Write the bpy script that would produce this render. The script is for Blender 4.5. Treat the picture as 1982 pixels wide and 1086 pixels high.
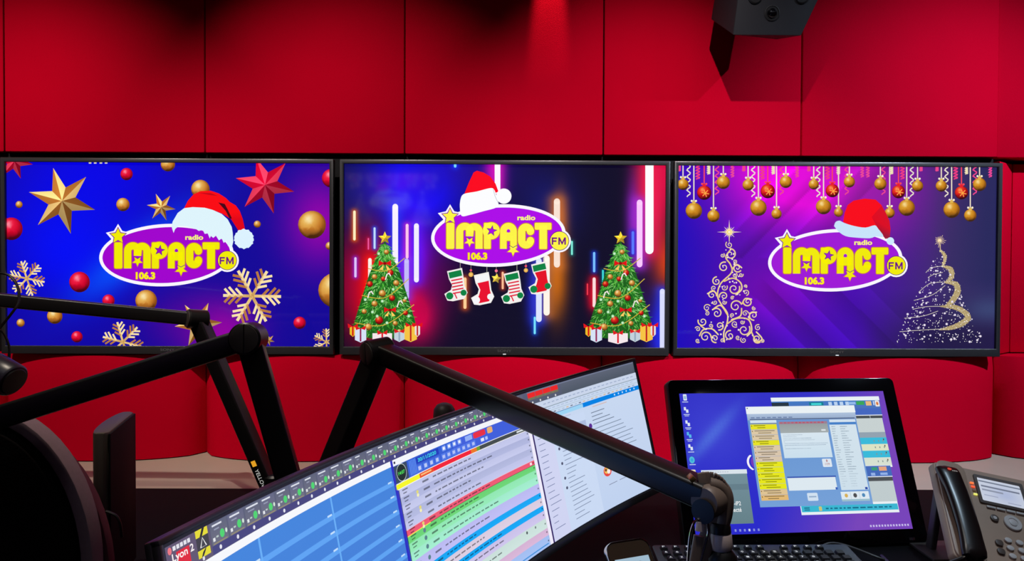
import bpy, bmesh, math, random
import numpy as np
from mathutils import Vector, Matrix
from mathutils.geometry import tessellate_polygon
PI = math.pi
for o in list(bpy.data.objects): bpy.data.objects.remove(o)
scn = bpy.context.scene
COL = scn.collection

# ------------------------------------------------------------------ camera, world, exposure
F = 1450.0                                            # focal length in pixels of the 1982 wide frame
CP = Vector((0.02225, -2.268, 1.32))
_ps, _ph, _r = (math.radians(a) for a in (0.494, 0.972, 0.249))
CW = Vector((math.sin(_ps) * math.cos(_ph), math.cos(_ps) * math.cos(_ph), -math.sin(_ph)))
_r0 = Vector((math.cos(_ps), -math.sin(_ps), 0)); _u0 = _r0.cross(CW)
CR = _r0 * math.cos(_r) + _u0 * math.sin(_r); CU = _u0 * math.cos(_r) - _r0 * math.sin(_r)
cd = bpy.data.cameras.new('camera'); cam = bpy.data.objects.new('camera', cd); COL.objects.link(cam)
cd.sensor_width = 36.0; cd.lens = 36.0 * F / 1982.0; cd.clip_start = 0.02; cd.clip_end = 50
M = Matrix((CR, CU, -CW)).transposed().to_4x4(); M.translation = CP; cam.matrix_world = M
scn.camera = cam
w = bpy.data.worlds.new('world'); scn.world = w; w.use_nodes = True
w.node_tree.nodes['Background'].inputs[0].default_value = (0.9, 0.92, 1.0, 1)
w.node_tree.nodes['Background'].inputs[1].default_value = 0.02
vs = scn.view_settings
vs.view_transform = 'Standard'; vs.look = 'None'; vs.gamma = 1.0; vs.exposure = 0.0; vs.use_curve_mapping = False

# ceiling spots: x, y, z, aim x, aim z, watts, colour, cone degrees
SPOTS = [(-1.60, -1.25, 2.66, -1.35, 1.36, 106, (1.0, 0.88, 0.80), 55),
         (-0.75, -1.25, 2.66, -0.42, 1.34, 94, (1.0, 0.90, 0.84), 55),
         (0.36, -1.25, 2.66, 0.45, 1.35, 106, (1.0, 0.93, 0.95), 56),
         (2.02, -1.25, 2.66, 1.18, 1.30, 225, (0.66, 0.80, 1.0), 58)]
# ceiling downlights over the desk: x, y, watts, colour
DOWN = [(-0.75, -1.05, 55, (1.0, 0.86, 0.70)), (0.25, -1.55, 60, (1.0, 0.93, 0.88)), (1.10, -1.12, 50, (0.62, 0.82, 1.0))]
PIN = (0.17, -0.10, 2.745)

def ray(px, py): return CW + CR * ((px - 991) / F) - CU * ((py - 543) / F)
def at(px, py, d): return CP + ray(px, py) * d          # a photo point at a given distance
def on_y(px, py, Y):
    d = ray(px, py); return CP + d * ((Y - CP.y) / d.y)

# ------------------------------------------------------------------ materials
def lin(c): return tuple((x / 12.92 if x <= 0.04045 else ((x + 0.055) / 1.055) ** 2.4) for x in (v / 255.0 for v in c))
MATS = {}
def mat(name, rgb, rough=0.5, metal=0.0, spec=0.5, noise=0.0, scale=40, bump=0.0, bscale=300, emit=None, es=1.0, coat=0.0, trans=0.0, sheen=0.0, stretch=None):
    if name in MATS: return MATS[name]
    m = bpy.data.materials.new(name); m.use_nodes = True; nt = m.node_tree; b = nt.nodes['Principled BSDF']
    c = lin(rgb) + (1,)
    b.inputs['Base Color'].default_value = c; b.inputs['Roughness'].default_value = rough
    b.inputs['Metallic'].default_value = metal; b.inputs['Specular IOR Level'].default_value = spec
    b.inputs['Coat Weight'].default_value = coat; b.inputs['Transmission Weight'].default_value = trans
    if sheen:
        b.inputs['Sheen Weight'].default_value = sheen; b.inputs['Sheen Roughness'].default_value = 0.4
        b.inputs['Sheen Tint'].default_value = c
    if emit: b.inputs['Emission Color'].default_value = lin(emit) + (1,); b.inputs['Emission Strength'].default_value = es
    tc = None
    if noise or bump:
        tc = nt.nodes.new('ShaderNodeTexCoord'); src = tc.outputs['Object']
        if stretch:
            mp = nt.nodes.new('ShaderNodeMapping'); mp.inputs['Scale'].default_value = stretch
            nt.links.new(src, mp.inputs[0]); src = mp.outputs[0]
    if noise:
        n = nt.nodes.new('ShaderNodeTexNoise'); n.inputs['Scale'].default_value = scale; n.inputs['Detail'].default_value = 5
        nt.links.new(src, n.inputs['Vector'])
        mx = nt.nodes.new('ShaderNodeMix'); mx.data_type = 'RGBA'
        mx.inputs[6].default_value = tuple(x * (1 - noise) for x in c[:3]) + (1,)
        mx.inputs[7].default_value = tuple(min(1, x * (1 + noise)) for x in c[:3]) + (1,)
        nt.links.new(n.outputs['Fac'], mx.inputs[0]); nt.links.new(mx.outputs[2], b.inputs['Base Color'])
    if bump:
        n2 = nt.nodes.new('ShaderNodeTexNoise'); n2.inputs['Scale'].default_value = bscale; n2.inputs['Detail'].default_value = 3
        nt.links.new(src, n2.inputs['Vector'])
        bp = nt.nodes.new('ShaderNodeBump'); bp.inputs['Strength'].default_value = bump; bp.inputs['Distance'].default_value = 0.002
        nt.links.new(n2.outputs['Fac'], bp.inputs['Height']); nt.links.new(bp.outputs[0], b.inputs['Normal'])
    MATS[name] = m; return m

RED = mat('red_fabric', (196, 0, 34), 0.85, spec=0.02, noise=0.07, scale=5, bump=0.25, bscale=420)
BLACKBOARD = mat('black_board', (9, 8, 10), 0.7, spec=0.2, noise=0.3)
TVF = mat('tv_frame', (46, 46, 48), 0.32, spec=0.6, noise=0.1)
BLK = mat('black_plastic', (14, 13, 14), 0.42, spec=0.45, noise=0.15)
ARM = mat('anodised_black', (20, 18, 18), 0.38, metal=0.0, spec=0.55, noise=0.15, scale=30, stretch=(1, 1, 1))
CAPM = mat('dark_cap', (66, 60, 56), 0.5, spec=0.4, noise=0.1)
GLOSS = mat('gloss_black', (5, 5, 7), 0.06, spec=0.6)
CHROME = mat('chrome', (200, 195, 190), 0.16, metal=1.0)
SILVER = mat('satin_silver', (214, 194, 188), 0.32, metal=0.0, spec=0.7)
YOKE = mat('yoke_taupe', (118, 102, 92), 0.45, spec=0.5)
WHITE = mat('white_print', (225, 225, 225), 0.5)
YEL = mat('yellow_print', (235, 170, 20), 0.5)
DESK = mat('beige_laminate', (192, 180, 160), 0.42, spec=0.4, noise=0.06, scale=12)
CONS = mat('black_desktop', (10, 9, 10), 0.8, spec=0.12, noise=0.2, scale=60)
CHAIRF = mat('chair_black_fabric', (13, 8, 10), 0.9, spec=0.1, noise=0.3, scale=200, bump=0.3)
CHAIRR = mat('chair_grey_band', (138, 116, 126), 0.8, spec=0.15, noise=0.1, scale=150)
CHAIRS = mat('chair_plum_shell', (96, 46, 60), 0.7, spec=0.2, noise=0.1)
PHB = mat('phone_taupe', (182, 152, 132), 0.45, spec=0.4, noise=0.05)
PHH = mat('phone_black', (30, 22, 21), 0.3, spec=0.6)
PHK = mat('phone_key', (214, 204, 200), 0.45)
PHD = mat('phone_dark_key', (92, 78, 72), 0.45)
KEYM = mat('key_black', (22, 22, 25), 0.5, spec=0.4)
KBM = mat('keyboard_black', (26, 27, 31), 0.42, spec=0.5)

def art_mat(name, rough, strength=1.0):
    m = bpy.data.materials.new(name); m.use_nodes = True; nt = m.node_tree; b = nt.nodes['Principled BSDF']
    a = nt.nodes.new('ShaderNodeAttribute'); a.attribute_name = 'Col'
    b.inputs['Base Color'].default_value = (0.004, 0.004, 0.005, 1); b.inputs['Roughness'].default_value = rough
    b.inputs['Specular IOR Level'].default_value = 0.5 if rough > 0.06 else 0.9
    nt.links.new(a.outputs['Color'], b.inputs['Emission Color']); b.inputs['Emission Strength'].default_value = strength
    return m
TVART = art_mat('tv_picture', 0.05)
MONART = art_mat('monitor_picture', 0.35, 0.95)
TOUCHART = art_mat('touch_picture', 0.15, 0.95)
PRINT = art_mat('lit_print', 0.4, 0.8)

# ------------------------------------------------------------------ object helpers
def tag(o, label=None, cat=None, group=None, kind=None):
    if label: o['label'] = label
    if cat: o['category'] = cat
    if group: o['group'] = group
    if kind: o['kind'] = kind
    return o
ROOTM = {}
def thing(name, label, cat, mtx=None, group=None, kind=None):
    o = bpy.data.objects.new(name, None); COL.objects.link(o); o.empty_display_size = 0.05
    mtx = mtx if mtx is not None else Matrix.Identity(4)
    if isinstance(mtx, (tuple, Vector)): mtx = Matrix.Translation(Vector(mtx))
    o.matrix_world = mtx; ROOTM[o.name] = mtx.copy()
    return tag(o, label, cat, group, kind)
def rootof(o):
    while o.parent: o = o.parent
    return o

class MB:
    def __init__(s): s.v = []; s.f = []
    def add(s, vs, fs, M=None):
        n = len(s.v); s.v += [(M @ Vector(p)) if M is not None else Vector(p) for p in vs]
        s.f += [tuple(i + n for i in f) for f in fs]; return s
    def box(s, c, d, M=None):
        x, y, z = c; a, b, e = d[0] / 2, d[1] / 2, d[2] / 2
        return s.add([(x + i * a, y + j * b, z + k * e) for i in (-1, 1) for j in (-1, 1) for k in (-1, 1)],
                     [(0, 1, 3, 2), (4, 6, 7, 5), (0, 4, 5, 1), (2, 3, 7, 6), (0, 2, 6, 4), (1, 5, 7, 3)], M)
    def prism(s, poly, z0, z1, M=None, top=None):
        n = len(poly); top = top or poly
        return s.add([(x, y, z0) for x, y in poly] + [(x, y, z1) for x, y in top],
                     [tuple(range(n))[::-1], tuple(range(n, 2 * n))] + [(i, (i + 1) % n, n + (i + 1) % n, n + i) for i in range(n)], M)
    def lathe(s, prof, seg=24, M=None):
        vs = []; fs = []; n = len(prof)
        for k in range(seg):
            a = 2 * PI * k / seg
            vs += [(r * math.cos(a), r * math.sin(a), z) for r, z in prof]
        for k in range(seg):
            q = (k + 1) % seg
            fs += [(k * n + i, q * n + i, q * n + i + 1, k * n + i + 1) for i in range(n - 1)]
        if prof[0][0] > 1e-6: fs.append(tuple(k * n for k in range(seg))[::-1])
        if prof[-1][0] > 1e-6: fs.append(tuple(k * n + n - 1 for k in range(seg)))
        return s.add(vs, fs, M)
    def tube(s, pts, r, seg=8, closed=False):
        pts = [Vector(p) for p in pts]; n = len(pts); vs = []; up = None
        rr = r if isinstance(r, (list, tuple)) else [r] * n
        for i, p in enumerate(pts):
            a = pts[i - 1] if (i or closed) else p; b = pts[(i + 1) % n] if (i < n - 1 or closed) else p
            t = (b - a).normalized()
            if up is None: up = t.orthogonal().normalized()
            up = (up - t * up.dot(t)).normalized(); sd = t.cross(up)
            vs += [p + (up * math.cos(2 * PI * k / seg) + sd * math.sin(2 * PI * k / seg)) * rr[i] for k in range(seg)]
        fs = []
        for i in range(n if closed else n - 1):
            j = (i + 1) % n
            fs += [(i * seg + k, i * seg + (k + 1) % seg, j * seg + (k + 1) % seg, j * seg + k) for k in range(seg)]
        if not closed: fs += [tuple(range(seg))[::-1], tuple(range((n - 1) * seg, n * seg))]
        return s.add(vs, fs)
    def beam(s, p0, p1, a, b, up, r=0.005):
        M = frame_z(p0, p1, up); L = (Vector(p1) - Vector(p0)).length
        return s.prism(rrect(a, b, r, 3), 0, L, M)
    def build(s, name, material, parent=None, bevel=0.0, smooth=True, kind=None, world=True, segs=2):
        me = bpy.data.meshes.new(name)
        vs = s.v
        if parent is not None and world:
            Mi = ROOTM[rootof(parent).name].inverted(); vs = [Mi @ p for p in vs]
        me.from_pydata([tuple(p) for p in vs], [], s.f); me.update()
        bm = bmesh.new(); bm.from_mesh(me); bmesh.ops.remove_doubles(bm, verts=bm.verts, dist=1e-6)
        bmesh.ops.recalc_face_normals(bm, faces=bm.faces)
        if bevel:
            es = [e for e in bm.edges if len(e.link_faces) == 2 and e.calc_face_angle(0) > 0.6]
            bmesh.ops.bevel(bm, geom=es, offset=bevel, segments=segs, profile=0.5, affect='EDGES', clamp_overlap=True)
        for e in bm.edges: e.smooth = not (len(e.link_faces) == 2 and e.calc_face_angle(0) > 0.7)
        for f in bm.faces: f.smooth = smooth
        bm.to_mesh(me); bm.free()
        o = bpy.data.objects.new(name, me); COL.objects.link(o)
        if material: me.materials.append(material)
        if parent is not None: o.parent = parent
        if kind: o['kind'] = kind
        return o
def frame_z(p0, p1, up=(0, 0, 1)):
    p0 = Vector(p0); d = (Vector(p1) - p0).normalized(); up = Vector(up)
    x = up.cross(d); x = x.normalized() if x.length > 1e-4 else d.orthogonal().normalized()
    y = d.cross(x); M = Matrix((x, y, d)).transposed().to_4x4(); M.translation = p0; return M
def frame_of(o, yaw, tilt, roll=0.0):
    """local x right, y up along the face, z out of the face"""
    r = Vector((math.cos(yaw), math.sin(yaw), 0))
    n = Vector((math.sin(yaw) * math.cos(tilt), -math.cos(yaw) * math.cos(tilt), math.sin(tilt)))
    u = n.cross(r); r2 = r * math.cos(roll) + u * math.sin(roll); u2 = n.cross(r2)
    M = Matrix((r2, u2, n)).transposed().to_4x4(); M.translation = Vector(o); return M
def rrect(a, b, r, n=4):
    out = []
    for cx, cy, t in ((a / 2 - r, b / 2 - r, 0), (-a / 2 + r, b / 2 - r, PI / 2), (-a / 2 + r, -b / 2 + r, PI), (a / 2 - r, -b / 2 + r, 1.5 * PI)):
        out += [(cx + r * math.cos(t + PI / 2 * k / n), cy + r * math.sin(t + PI / 2 * k / n)) for k in range(n + 1)]
    return out
def ring_prism(mb, outer, inner, z0, z1, M=None):
    n = len(outer); vs = [(x, y, z) for z in (z0, z1) for P in (outer, inner) for x, y in P]; fs = []
    for i in range(n):
        j = (i + 1) % n
        fs += [(i, n + i, n + j, j), (2 * n + i, 2 * n + j, 3 * n + j, 3 * n + i), (i, j, 2 * n + j, 2 * n + i), (n + i, 3 * n + i, 3 * n + j, n + j)]
    return mb.add(vs, fs, M)

# ------------------------------------------------------------------ flat pictures shown on screens (vector artwork with vertex colours)
_TX = {}
def text_tris(s, bold=0.0):
    k = (s, bold)
    if k in _TX: return _TX[k]
    c = bpy.data.curves.new('t', 'FONT'); c.body = s; c.offset = bold; c.resolution_u = 3
    o = bpy.data.objects.new('t', c); COL.objects.link(o)
    dg = bpy.context.evaluated_depsgraph_get(); e = o.evaluated_get(dg); me = e.to_mesh(); me.calc_loop_triangles()
    V = [tuple(v.co[:2]) for v in me.vertices]; T = [[V[i] for i in t.vertices] for t in me.loop_triangles]
    e.to_mesh_clear(); bpy.data.objects.remove(o); bpy.data.curves.remove(c)
    xs = [p[0] for t in T for p in t]; ys = [p[1] for t in T for p in t]
    bb = (min(xs), max(xs), min(ys), max(ys)); _TX[k] = (T, bb); return T, bb

class Art:
    """x right, y down, in the units of the picture"""
    def __init__(s, clip=None, xf=None):
        s.v = []; s.f = []; s.c = []; s.L = 0; s.clip = clip; s.xf = xf; s.curved = False
    def up(s, n=1): s.L += n
    def poly(s, pts, cols):
        if s.xf: pts = [s.xf(x, y) for x, y in pts]
        if isinstance(cols[0], (int, float)): cols = [cols] * len(pts)
        P = [(x, y) + tuple(c) for (x, y), c in zip(pts, cols)]
        if s.clip:
            x0, y0, x1, y1 = s.clip
            if all(x0 <= p[0] <= x1 and y0 <= p[1] <= y1 for p in P): pass
            else:
                for ax, lim, sg in ((0, x0, 1), (0, x1, -1), (1, y0, 1), (1, y1, -1)):
                    Q = []
                    for i in range(len(P)):
                        a, b = P[i - 1], P[i]; da, db = sg * (a[ax] - lim), sg * (b[ax] - lim)
                        if (da >= 0) != (db >= 0):
                            t = da / (da - db); Q.append(tuple(u + (w_ - u) * t for u, w_ in zip(a, b)))
                        if db >= 0: Q.append(b)
                    P = Q
                    if len(P) < 3: return
        n = len(s.v); s.v += [(p[0], p[1], s.L) for p in P]; s.c += [p[2:5] for p in P]; s.f.append(tuple(range(n, n + len(P))))
    def fill(s, pts, col, up=1):
        s.L += up
        for t in tessellate_polygon([[Vector((x, y, 0)) for x, y in pts]]):
            cc = col if isinstance(col[0], (int, float)) else [col[i] for i in t]
            s.poly([pts[i] for i in t], cc)
    def rect(s, x0, y0, x1, y1, col, col2=None, horiz=False, up=1, nx=1):
        s.L += up; c2 = col2 or col
        if s.curved: nx = max(1, math.ceil((x1 - x0) / 0.006))
        for i in range(nx):
            a = x0 + (x1 - x0) * i / nx; b = x0 + (x1 - x0) * (i + 1) / nx
            if horiz:
                f = lambda t: tuple(u + (w_ - u) * t for u, w_ in zip(col, c2))
                cs = [f(i / nx), f((i + 1) / nx), f((i + 1) / nx), f(i / nx)]
            else: cs = [col, col, c2, c2]
            s.poly([(a, y0), (b, y0), (b, y1), (a, y1)], cs)
    def disc(s, x, y, r, col, edge=None, n=24, ry=None, up=1):
        s.L += up; ry = ry or r; e = edge or col
        for k in range(n):
            a, b = 2 * PI * k / n, 2 * PI * (k + 1) / n
            s.poly([(x, y), (x + r * math.cos(a), y + ry * math.sin(a)), (x + r * math.cos(b), y + ry * math.sin(b))], [col, e, e])
    def ball(s, x, y, r, kind='gold', up=1):
        s.L += up
        C = dict(gold=((120, 62, 12), (196, 120, 38), (238, 190, 96), (255, 246, 205)), red=((120, 0, 30), (205, 0, 40), (245, 30, 70), (255, 190, 200)),
                 dred=((90, 0, 10), (190, 10, 10), (240, 60, 30), (255, 190, 110)), dgold=((110, 62, 5), (190, 120, 15), (225, 165, 50), (255, 240, 190)))[kind]
        def shade(u, v):
            z = math.sqrt(max(0, 1 - u * u - v * v)); d = max(0, -0.35 * u - 0.45 * v + 0.82 * z)
            h = max(0, 1 - math.hypot(u + 0.25, v + 0.38) / 0.42)
            t = d * 2; a = C[0] if t < 1 else C[1]; b = C[1] if t < 1 else C[2]; t = min(1, t % 1 if t < 2 else 1)
            if v > .25: a = b = tuple(i * (1 - .45 * min(1, (v - .25) / .6)) for i in (b if t > .5 else a))
            q = [i + (j - i) * t for i, j in zip(a, b)]
            return tuple(i + (j - i) * h ** 1.2 for i, j in zip(q, C[3]))
        n = 22 if r > 9 else 12; R = [0, .3, .55, .78, 1] if r > 9 else [0, .5, 1]
        for k in range(n):
            a, b = 2 * PI * k / n, 2 * PI * (k + 1) / n
            for i in range(len(R) - 1):
                q = [(R[i] * math.cos(a), R[i] * math.sin(a)), (R[i + 1] * math.cos(a), R[i + 1] * math.sin(a)), (R[i + 1] * math.cos(b), R[i + 1] * math.sin(b)), (R[i] * math.cos(b), R[i] * math.sin(b))]
                if i == 0: q = q[:3]
                s.poly([(x + u * r, y + v * r) for u, v in q], [shade(u, v) for u, v in q])
    def star(s, x, y, R, r, n, rot, light, dark, mid=None, up=1):
        s.L += up
        P = [(x + (R if k % 2 == 0 else r) * math.cos(rot + PI * k / n), y + (R if k % 2 == 0 else r) * math.sin(rot + PI * k / n)) for k in range(2 * n)]
        for k in range(2 * n):
            am = rot + PI * (k + 0.5) / n; f = 0.5 - 0.5 * math.sin(am + 0.6)
            base = light if k % 2 == 0 else dark
            q = tuple(i * (0.62 + 0.5 * f) for i in base); q = tuple(min(255, i) for i in q)
            s.poly([(x, y), P[k], P[(k + 1) % (2 * n)]], [tuple(min(255, i * 1.12) for i in q), q, q])
    def stroke(s, pts, wd, col, cap='round', up=1, col2=None):
        s.L += up; n = len(pts); wds = wd if isinstance(wd, (list, tuple)) else [wd] * n
        cols = [col] * n if col2 is None else [tuple(a + (b - a) * i / (n - 1) for a, b in zip(col, col2)) for i in range(n)]
        Ls = []
        for i in range(n):
            a = pts[max(0, i - 1)]; b = pts[min(n - 1, i + 1)]; dx, dy = b[0] - a[0], b[1] - a[1]; l = math.hypot(dx, dy) or 1
            # mitre
            sc = 1.0
            if 0 < i < n - 1:
                d1 = (pts[i][0] - a[0], pts[i][1] - a[1]); l1 = math.hypot(*d1) or 1; sc = 1 / max(0.5, (d1[0] * dx + d1[1] * dy) / l1 / l)
            Ls.append((-dy / l * wds[i] / 2 * sc, dx / l * wds[i] / 2 * sc))
        for i in range(n - 1):
            (ax, ay), (bx, by) = pts[i], pts[i + 1]; (ux, uy), (vx, vy) = Ls[i], Ls[i + 1]
            s.poly([(ax + ux, ay + uy), (bx + vx, by + vy), (bx - vx, by - vy), (ax - ux, ay - uy)], [cols[i], cols[i + 1], cols[i + 1], cols[i]])
        if cap == 'round':
            for e, wd_, cc in ((pts[0], wds[0], cols[0]), (pts[-1], wds[-1], cols[-1])): s.disc(e[0], e[1], wd_ / 2, cc, n=12, up=0)
    def rr(s, x0, y0, x1, y1, r, col, up=1):
        s.L += up; q = rrect(x1 - x0, y1 - y0, r, 4); s.poly([((x0 + x1) / 2 + a, (y0 + y1) / 2 + b) for a, b in q], col)
    def text(s, t, x0, y0, x1, y1, col, bold=0.0, up=1):
        s.L += up; T, (a, b, c, d) = text_tris(t, bold)
        for tr in T: s.poly([(x0 + (x - a) / (b - a) * (x1 - x0), y1 - (y - c) / (d - c) * (y1 - y0)) for x, y in tr], col)
    def field(s, fn, x0, y0, x1, y1, nx, ny):
        """smooth background: fn(x array, y array) -> rgb arrays"""
        gx, gy = np.meshgrid(np.linspace(x0, x1, nx + 1), np.linspace(y0, y1, ny + 1)); c = np.clip(fn(gx, gy), 0, 255)
        n = len(s.v); s.v += [(a, b, 0) for a, b in zip(gx.ravel().tolist(), gy.ravel().tolist())]
        s.c += [tuple(q) for q in c.reshape(-1, 3).tolist()]
        s.f += [(n + j * (nx + 1) + i, n + j * (nx + 1) + i + 1, n + (j + 1) * (nx + 1) + i + 1, n + (j + 1) * (nx + 1) + i) for j in range(ny) for i in range(nx)]
    def build(s, name, material, parent, mapf, parent_world=True):
        vs = [mapf(x, y, l) for x, y, l in s.v]
        Mi = ROOTM[rootof(parent).name].inverted() if parent_world else None
        me = bpy.data.meshes.new(name); me.from_pydata([tuple(Mi @ Vector(p)) if Mi else tuple(p) for p in vs], [], s.f); me.update()
        a = me.color_attributes.new('Col', 'FLOAT_COLOR', 'POINT')
        c = np.array(s.c, dtype=float) / 255.0; c = np.where(c <= 0.04045, c / 12.92, ((c + 0.055) / 1.055) ** 2.4)
        a.data.foreach_set('color', np.concatenate([c, np.ones((len(c), 1))], 1).ravel())
        me.materials.append(material)
        o = bpy.data.objects.new(name, me); COL.objects.link(o); o.parent = parent; return o

def arc(cx, cy, r, a0, a1, n=10, ry=None): return [(cx + r * math.cos(math.radians(a0 + (a1 - a0) * k / n)), cy + (ry or r) * math.sin(math.radians(a0 + (a1 - a0) * k / n))) for k in range(n + 1)]
def smooth(pts, n=6):
    out = []; P = [pts[0]] + list(pts) + [pts[-1]]
    for i in range(1, len(P) - 2):
        a, b, c, d = P[i - 1:i + 3]
        for k in range(n):
            t = k / n
            out.append(tuple(0.5 * (2 * b[j] + (c[j] - a[j]) * t + (2 * a[j] - 5 * b[j] + 4 * c[j] - d[j]) * t * t + (3 * b[j] - a[j] - 3 * c[j] + d[j]) * t ** 3) for j in (0, 1)))
    return out + [pts[-1]]
def G(x, y, cx, cy, sx, sy): return np.exp(-((x - cx) / sx) ** 2 - ((y - cy) / sy) ** 2)
def mixf(c, col, a): return c * (1 - a[..., None]) + np.array(col, float) * a[..., None]

# --- the radio logo, drawn in a 1655 px wide study frame (5.172 px to a photo pixel)
def logo(A, ox, oy, hat, yellow=(240, 234, 0), purple=(160, 0, 205)):
    old = A.xf; A.xf = lambda x, y: (ox + x / 5.172, oy + y / 5.172)
    Wt = (250, 246, 255); DK = (88, 20, 110)
    def ell(dx, dy): return [(735 + (673 - dx) * math.cos(t) * math.cos(-.05) - (312 - dy) * math.sin(t) * math.sin(-.05), 692 + (673 - dx) * math.cos(t) * math.sin(-.05) + (312 - dy) * math.sin(t) * math.cos(-.05)) for t in [2 * PI * k / 72 for k in range(72)]]
    def st5(x, y, R, q=0.45, rot=-90): return [(x + (R if k % 2 == 0 else R * q) * math.cos(math.radians(rot + 36 * k)), y + (R if k % 2 == 0 else R * q) * math.sin(math.radians(rot + 36 * k))) for k in range(10)]
    A.fill(ell(0, 0), Wt); A.fill(st5(252, 508, 128, 0.56), Wt, 0); A.disc(1345, 745, 116, Wt, up=0)
    A.fill(ell(33, 33), purple); A.fill(st5(252, 502, 96, 0.5), purple, 0)
    A.fill(st5(252, 502, 88, 0.5), DK); A.fill(st5(252, 502, 80, 0.48), yellow)
    L = [('r', 215, 565, 295, 826, 14),
         ('s', [(348, 826)] + arc(400, 652, 52, 180, 350, 12) + [(447, 700)], 72), ('s', [(447, 700)] + arc(494, 652, 48, 190, 360, 12) + [(542, 826)], 72),
         ('r', 590, 565, 660, 826, 10), ('d', 664, 645, 86),
         ('s', [(785, 826)] + arc(836, 648, 51, 180, 360, 14) + [(887, 820)], 66), ('r', 770, 660, 900, 745, 4),
         ('s', arc(1012, 652, 44, 0, -180, 12) + arc(1012, 742, 44, 180, 0, 12), 74),
         ('r', 1098, 565, 1266, 634, 12), ('r', 1145, 590, 1222, 828, 8), ('t', 447, 752, 52), ('t', 882, 838, 60)]
    for pas, (g, col) in enumerate(((7, (196, 110, 60)), (0, yellow))):
        A.up()
        for q in L:
            if q[0] == 'r': A.rr(q[1] - g, q[2] - g, q[3] + g, q[4] + g, q[5] + g, col, up=0)
            elif q[0] == 's': A.stroke(q[1], q[2] + 2 * g, col, cap='round' if q[1][0][1] < 700 else 'butt', up=0)
            elif q[0] == 'd': A.disc(q[1], q[2], q[3] + g, col, up=0)
            elif q[0] == 't': A.fill(st5(q[1], q[2], q[3] + g * 1.6, 0.45, 90), col, 0)
    A.disc(836, 646, 17, purple)
    A.fill(st5(668, 645, 58, 0.42, -80), DK); A.fill(st5(668, 645, 46, 0.40, -80), purple)
    A.stroke([(412, 706), (447, 728), (482, 706)], 6, DK); A.stroke([(842, 790), (882, 812), (922, 790)], 6, DK)
    A.disc(1345, 745, 98, DK); A.disc(1345, 745, 92, yellow)
    PF = (110, 20, 130)
    for pth in ([(1276, 784), (1276, 711)], [(1270, 719), (1322, 719)], [(1270, 748), (1316, 748)], [(1342, 784), (1342, 711)], [(1402, 784), (1402, 711)], [(1344, 716), (1372, 772), (1400, 716)]): A.stroke(pth, 15, PF, 'butt')
    A.text('radio', 925, 488, 1105, 540, (250, 245, 120), 0.035)
    A.text('106.3', 427, 857, 627, 938, (215, 120, 50), 0.07); A.text('106.3', 431, 861, 623, 934, (250, 240, 30), 0.045)
    A.xf = old; hat(A); A.up()

def hat1(A):
    A.xf = lambda x, y: (180 + x / 5.172, 360 + y / 5.172)
    R = [(915, 222), (950, 150), (1010, 82), (1080, 52), (1180, 48), (1260, 75), (1330, 120), (1370, 160), (1430, 195), (1470, 250), (1500, 330), (1515, 400), (1525, 445), (1470, 468), (1440, 420), (1385, 335), (1300, 280), (1200, 240), (1110, 222), (1000, 218)]
    A.fill(R, [(250, 5, 15) if y < 300 else (225, 0, 20) for x, y in R])
    A.fill([(1255, 165), (1320, 180), (1352, 240), (1392, 325), (1370, 330), (1330, 250)], (70, 0, 20))
    A.fill([(1060, 70), (1180, 72), (1250, 100), (1180, 92)], (190, 0, 20))
    A.fill([(788, 400), (800, 355), (850, 270), (915, 222), (1000, 212), (1120, 218), (1200, 240), (1290, 280), (1350, 335), (1390, 410), (1400, 470), (1405, 560), (1385, 640), (1372, 590), (1352, 600), (1335, 550), (1310, 570), (1290, 525), (1262, 545), (1232, 498), (1205, 520), (1182, 500), (1170, 525), (1150, 475), (1120, 480), (1100, 440), (1060, 450), (1030, 430), (940, 405), (860, 402), (825, 430), (808, 470), (795, 430)], (222, 244, 252))
    A.fill([(1512 + (98 + 6 * math.sin(k * 2.7)) * math.cos(k * PI / 20), 530 + (98 + 6 * math.cos(k * 1.9)) * math.sin(k * PI / 20)) for k in range(40)], (220, 242, 255)); A.xf = None
def hat2(A):
    A.xf = lambda x, y: (820 + x / 3.877, 320 + y / 3.877)
    A.fill([(300, 230), (340, 130), (375, 55), (400, 42), (450, 55), (500, 85), (540, 140), (562, 200), (530, 210), (440, 210), (380, 220)], (252, 5, 30))
    A.fill(smooth([(276, 260), (300, 217), (400, 197), (500, 172), (530, 185), (548, 235), (562, 290), (540, 320), (450, 345), (350, 372), (285, 380), (272, 310), (276, 260)], 4)[:-1], (252, 253, 255))
    A.stroke([(522, 180), (535, 230), (560, 285)], 4, (190, 195, 205)); A.disc(602, 232, 57, (253, 254, 255)); A.xf = None
def hat3(A):
    A.xf = lambda x, y: (1470 + x / 5.171, 370 + y / 5.171)
    A.fill([(835, 310), (850, 220), (880, 140), (940, 95), (1050, 75), (1160, 85), (1220, 140), (1265, 220), (1300, 300), (1310, 380), (1302, 470), (1258, 478), (1220, 430), (1160, 370), (1060, 375), (950, 360), (880, 330)], (248, 5, 22))
    A.fill([(1222, 145), (1265, 220), (1300, 300), (1310, 380), (1302, 470), (1258, 478), (1200, 400), (1120, 260)], [(215, 10, 35)] * 4 + [(150, 25, 60)] * 2 + [(170, 10, 40), (225, 0, 25)])
    A.fill(smooth([(745, 350), (760, 310), (800, 296), (850, 320), (950, 350), (1060, 365), (1150, 342), (1185, 375), (1240, 455), (1160, 455), (1100, 472), (960, 465), (860, 450), (790, 405), (745, 350)], 3)[:-1], (200, 228, 250))
    A.disc(1308, 500, 38, (205, 235, 255)); A.xf = None

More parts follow.
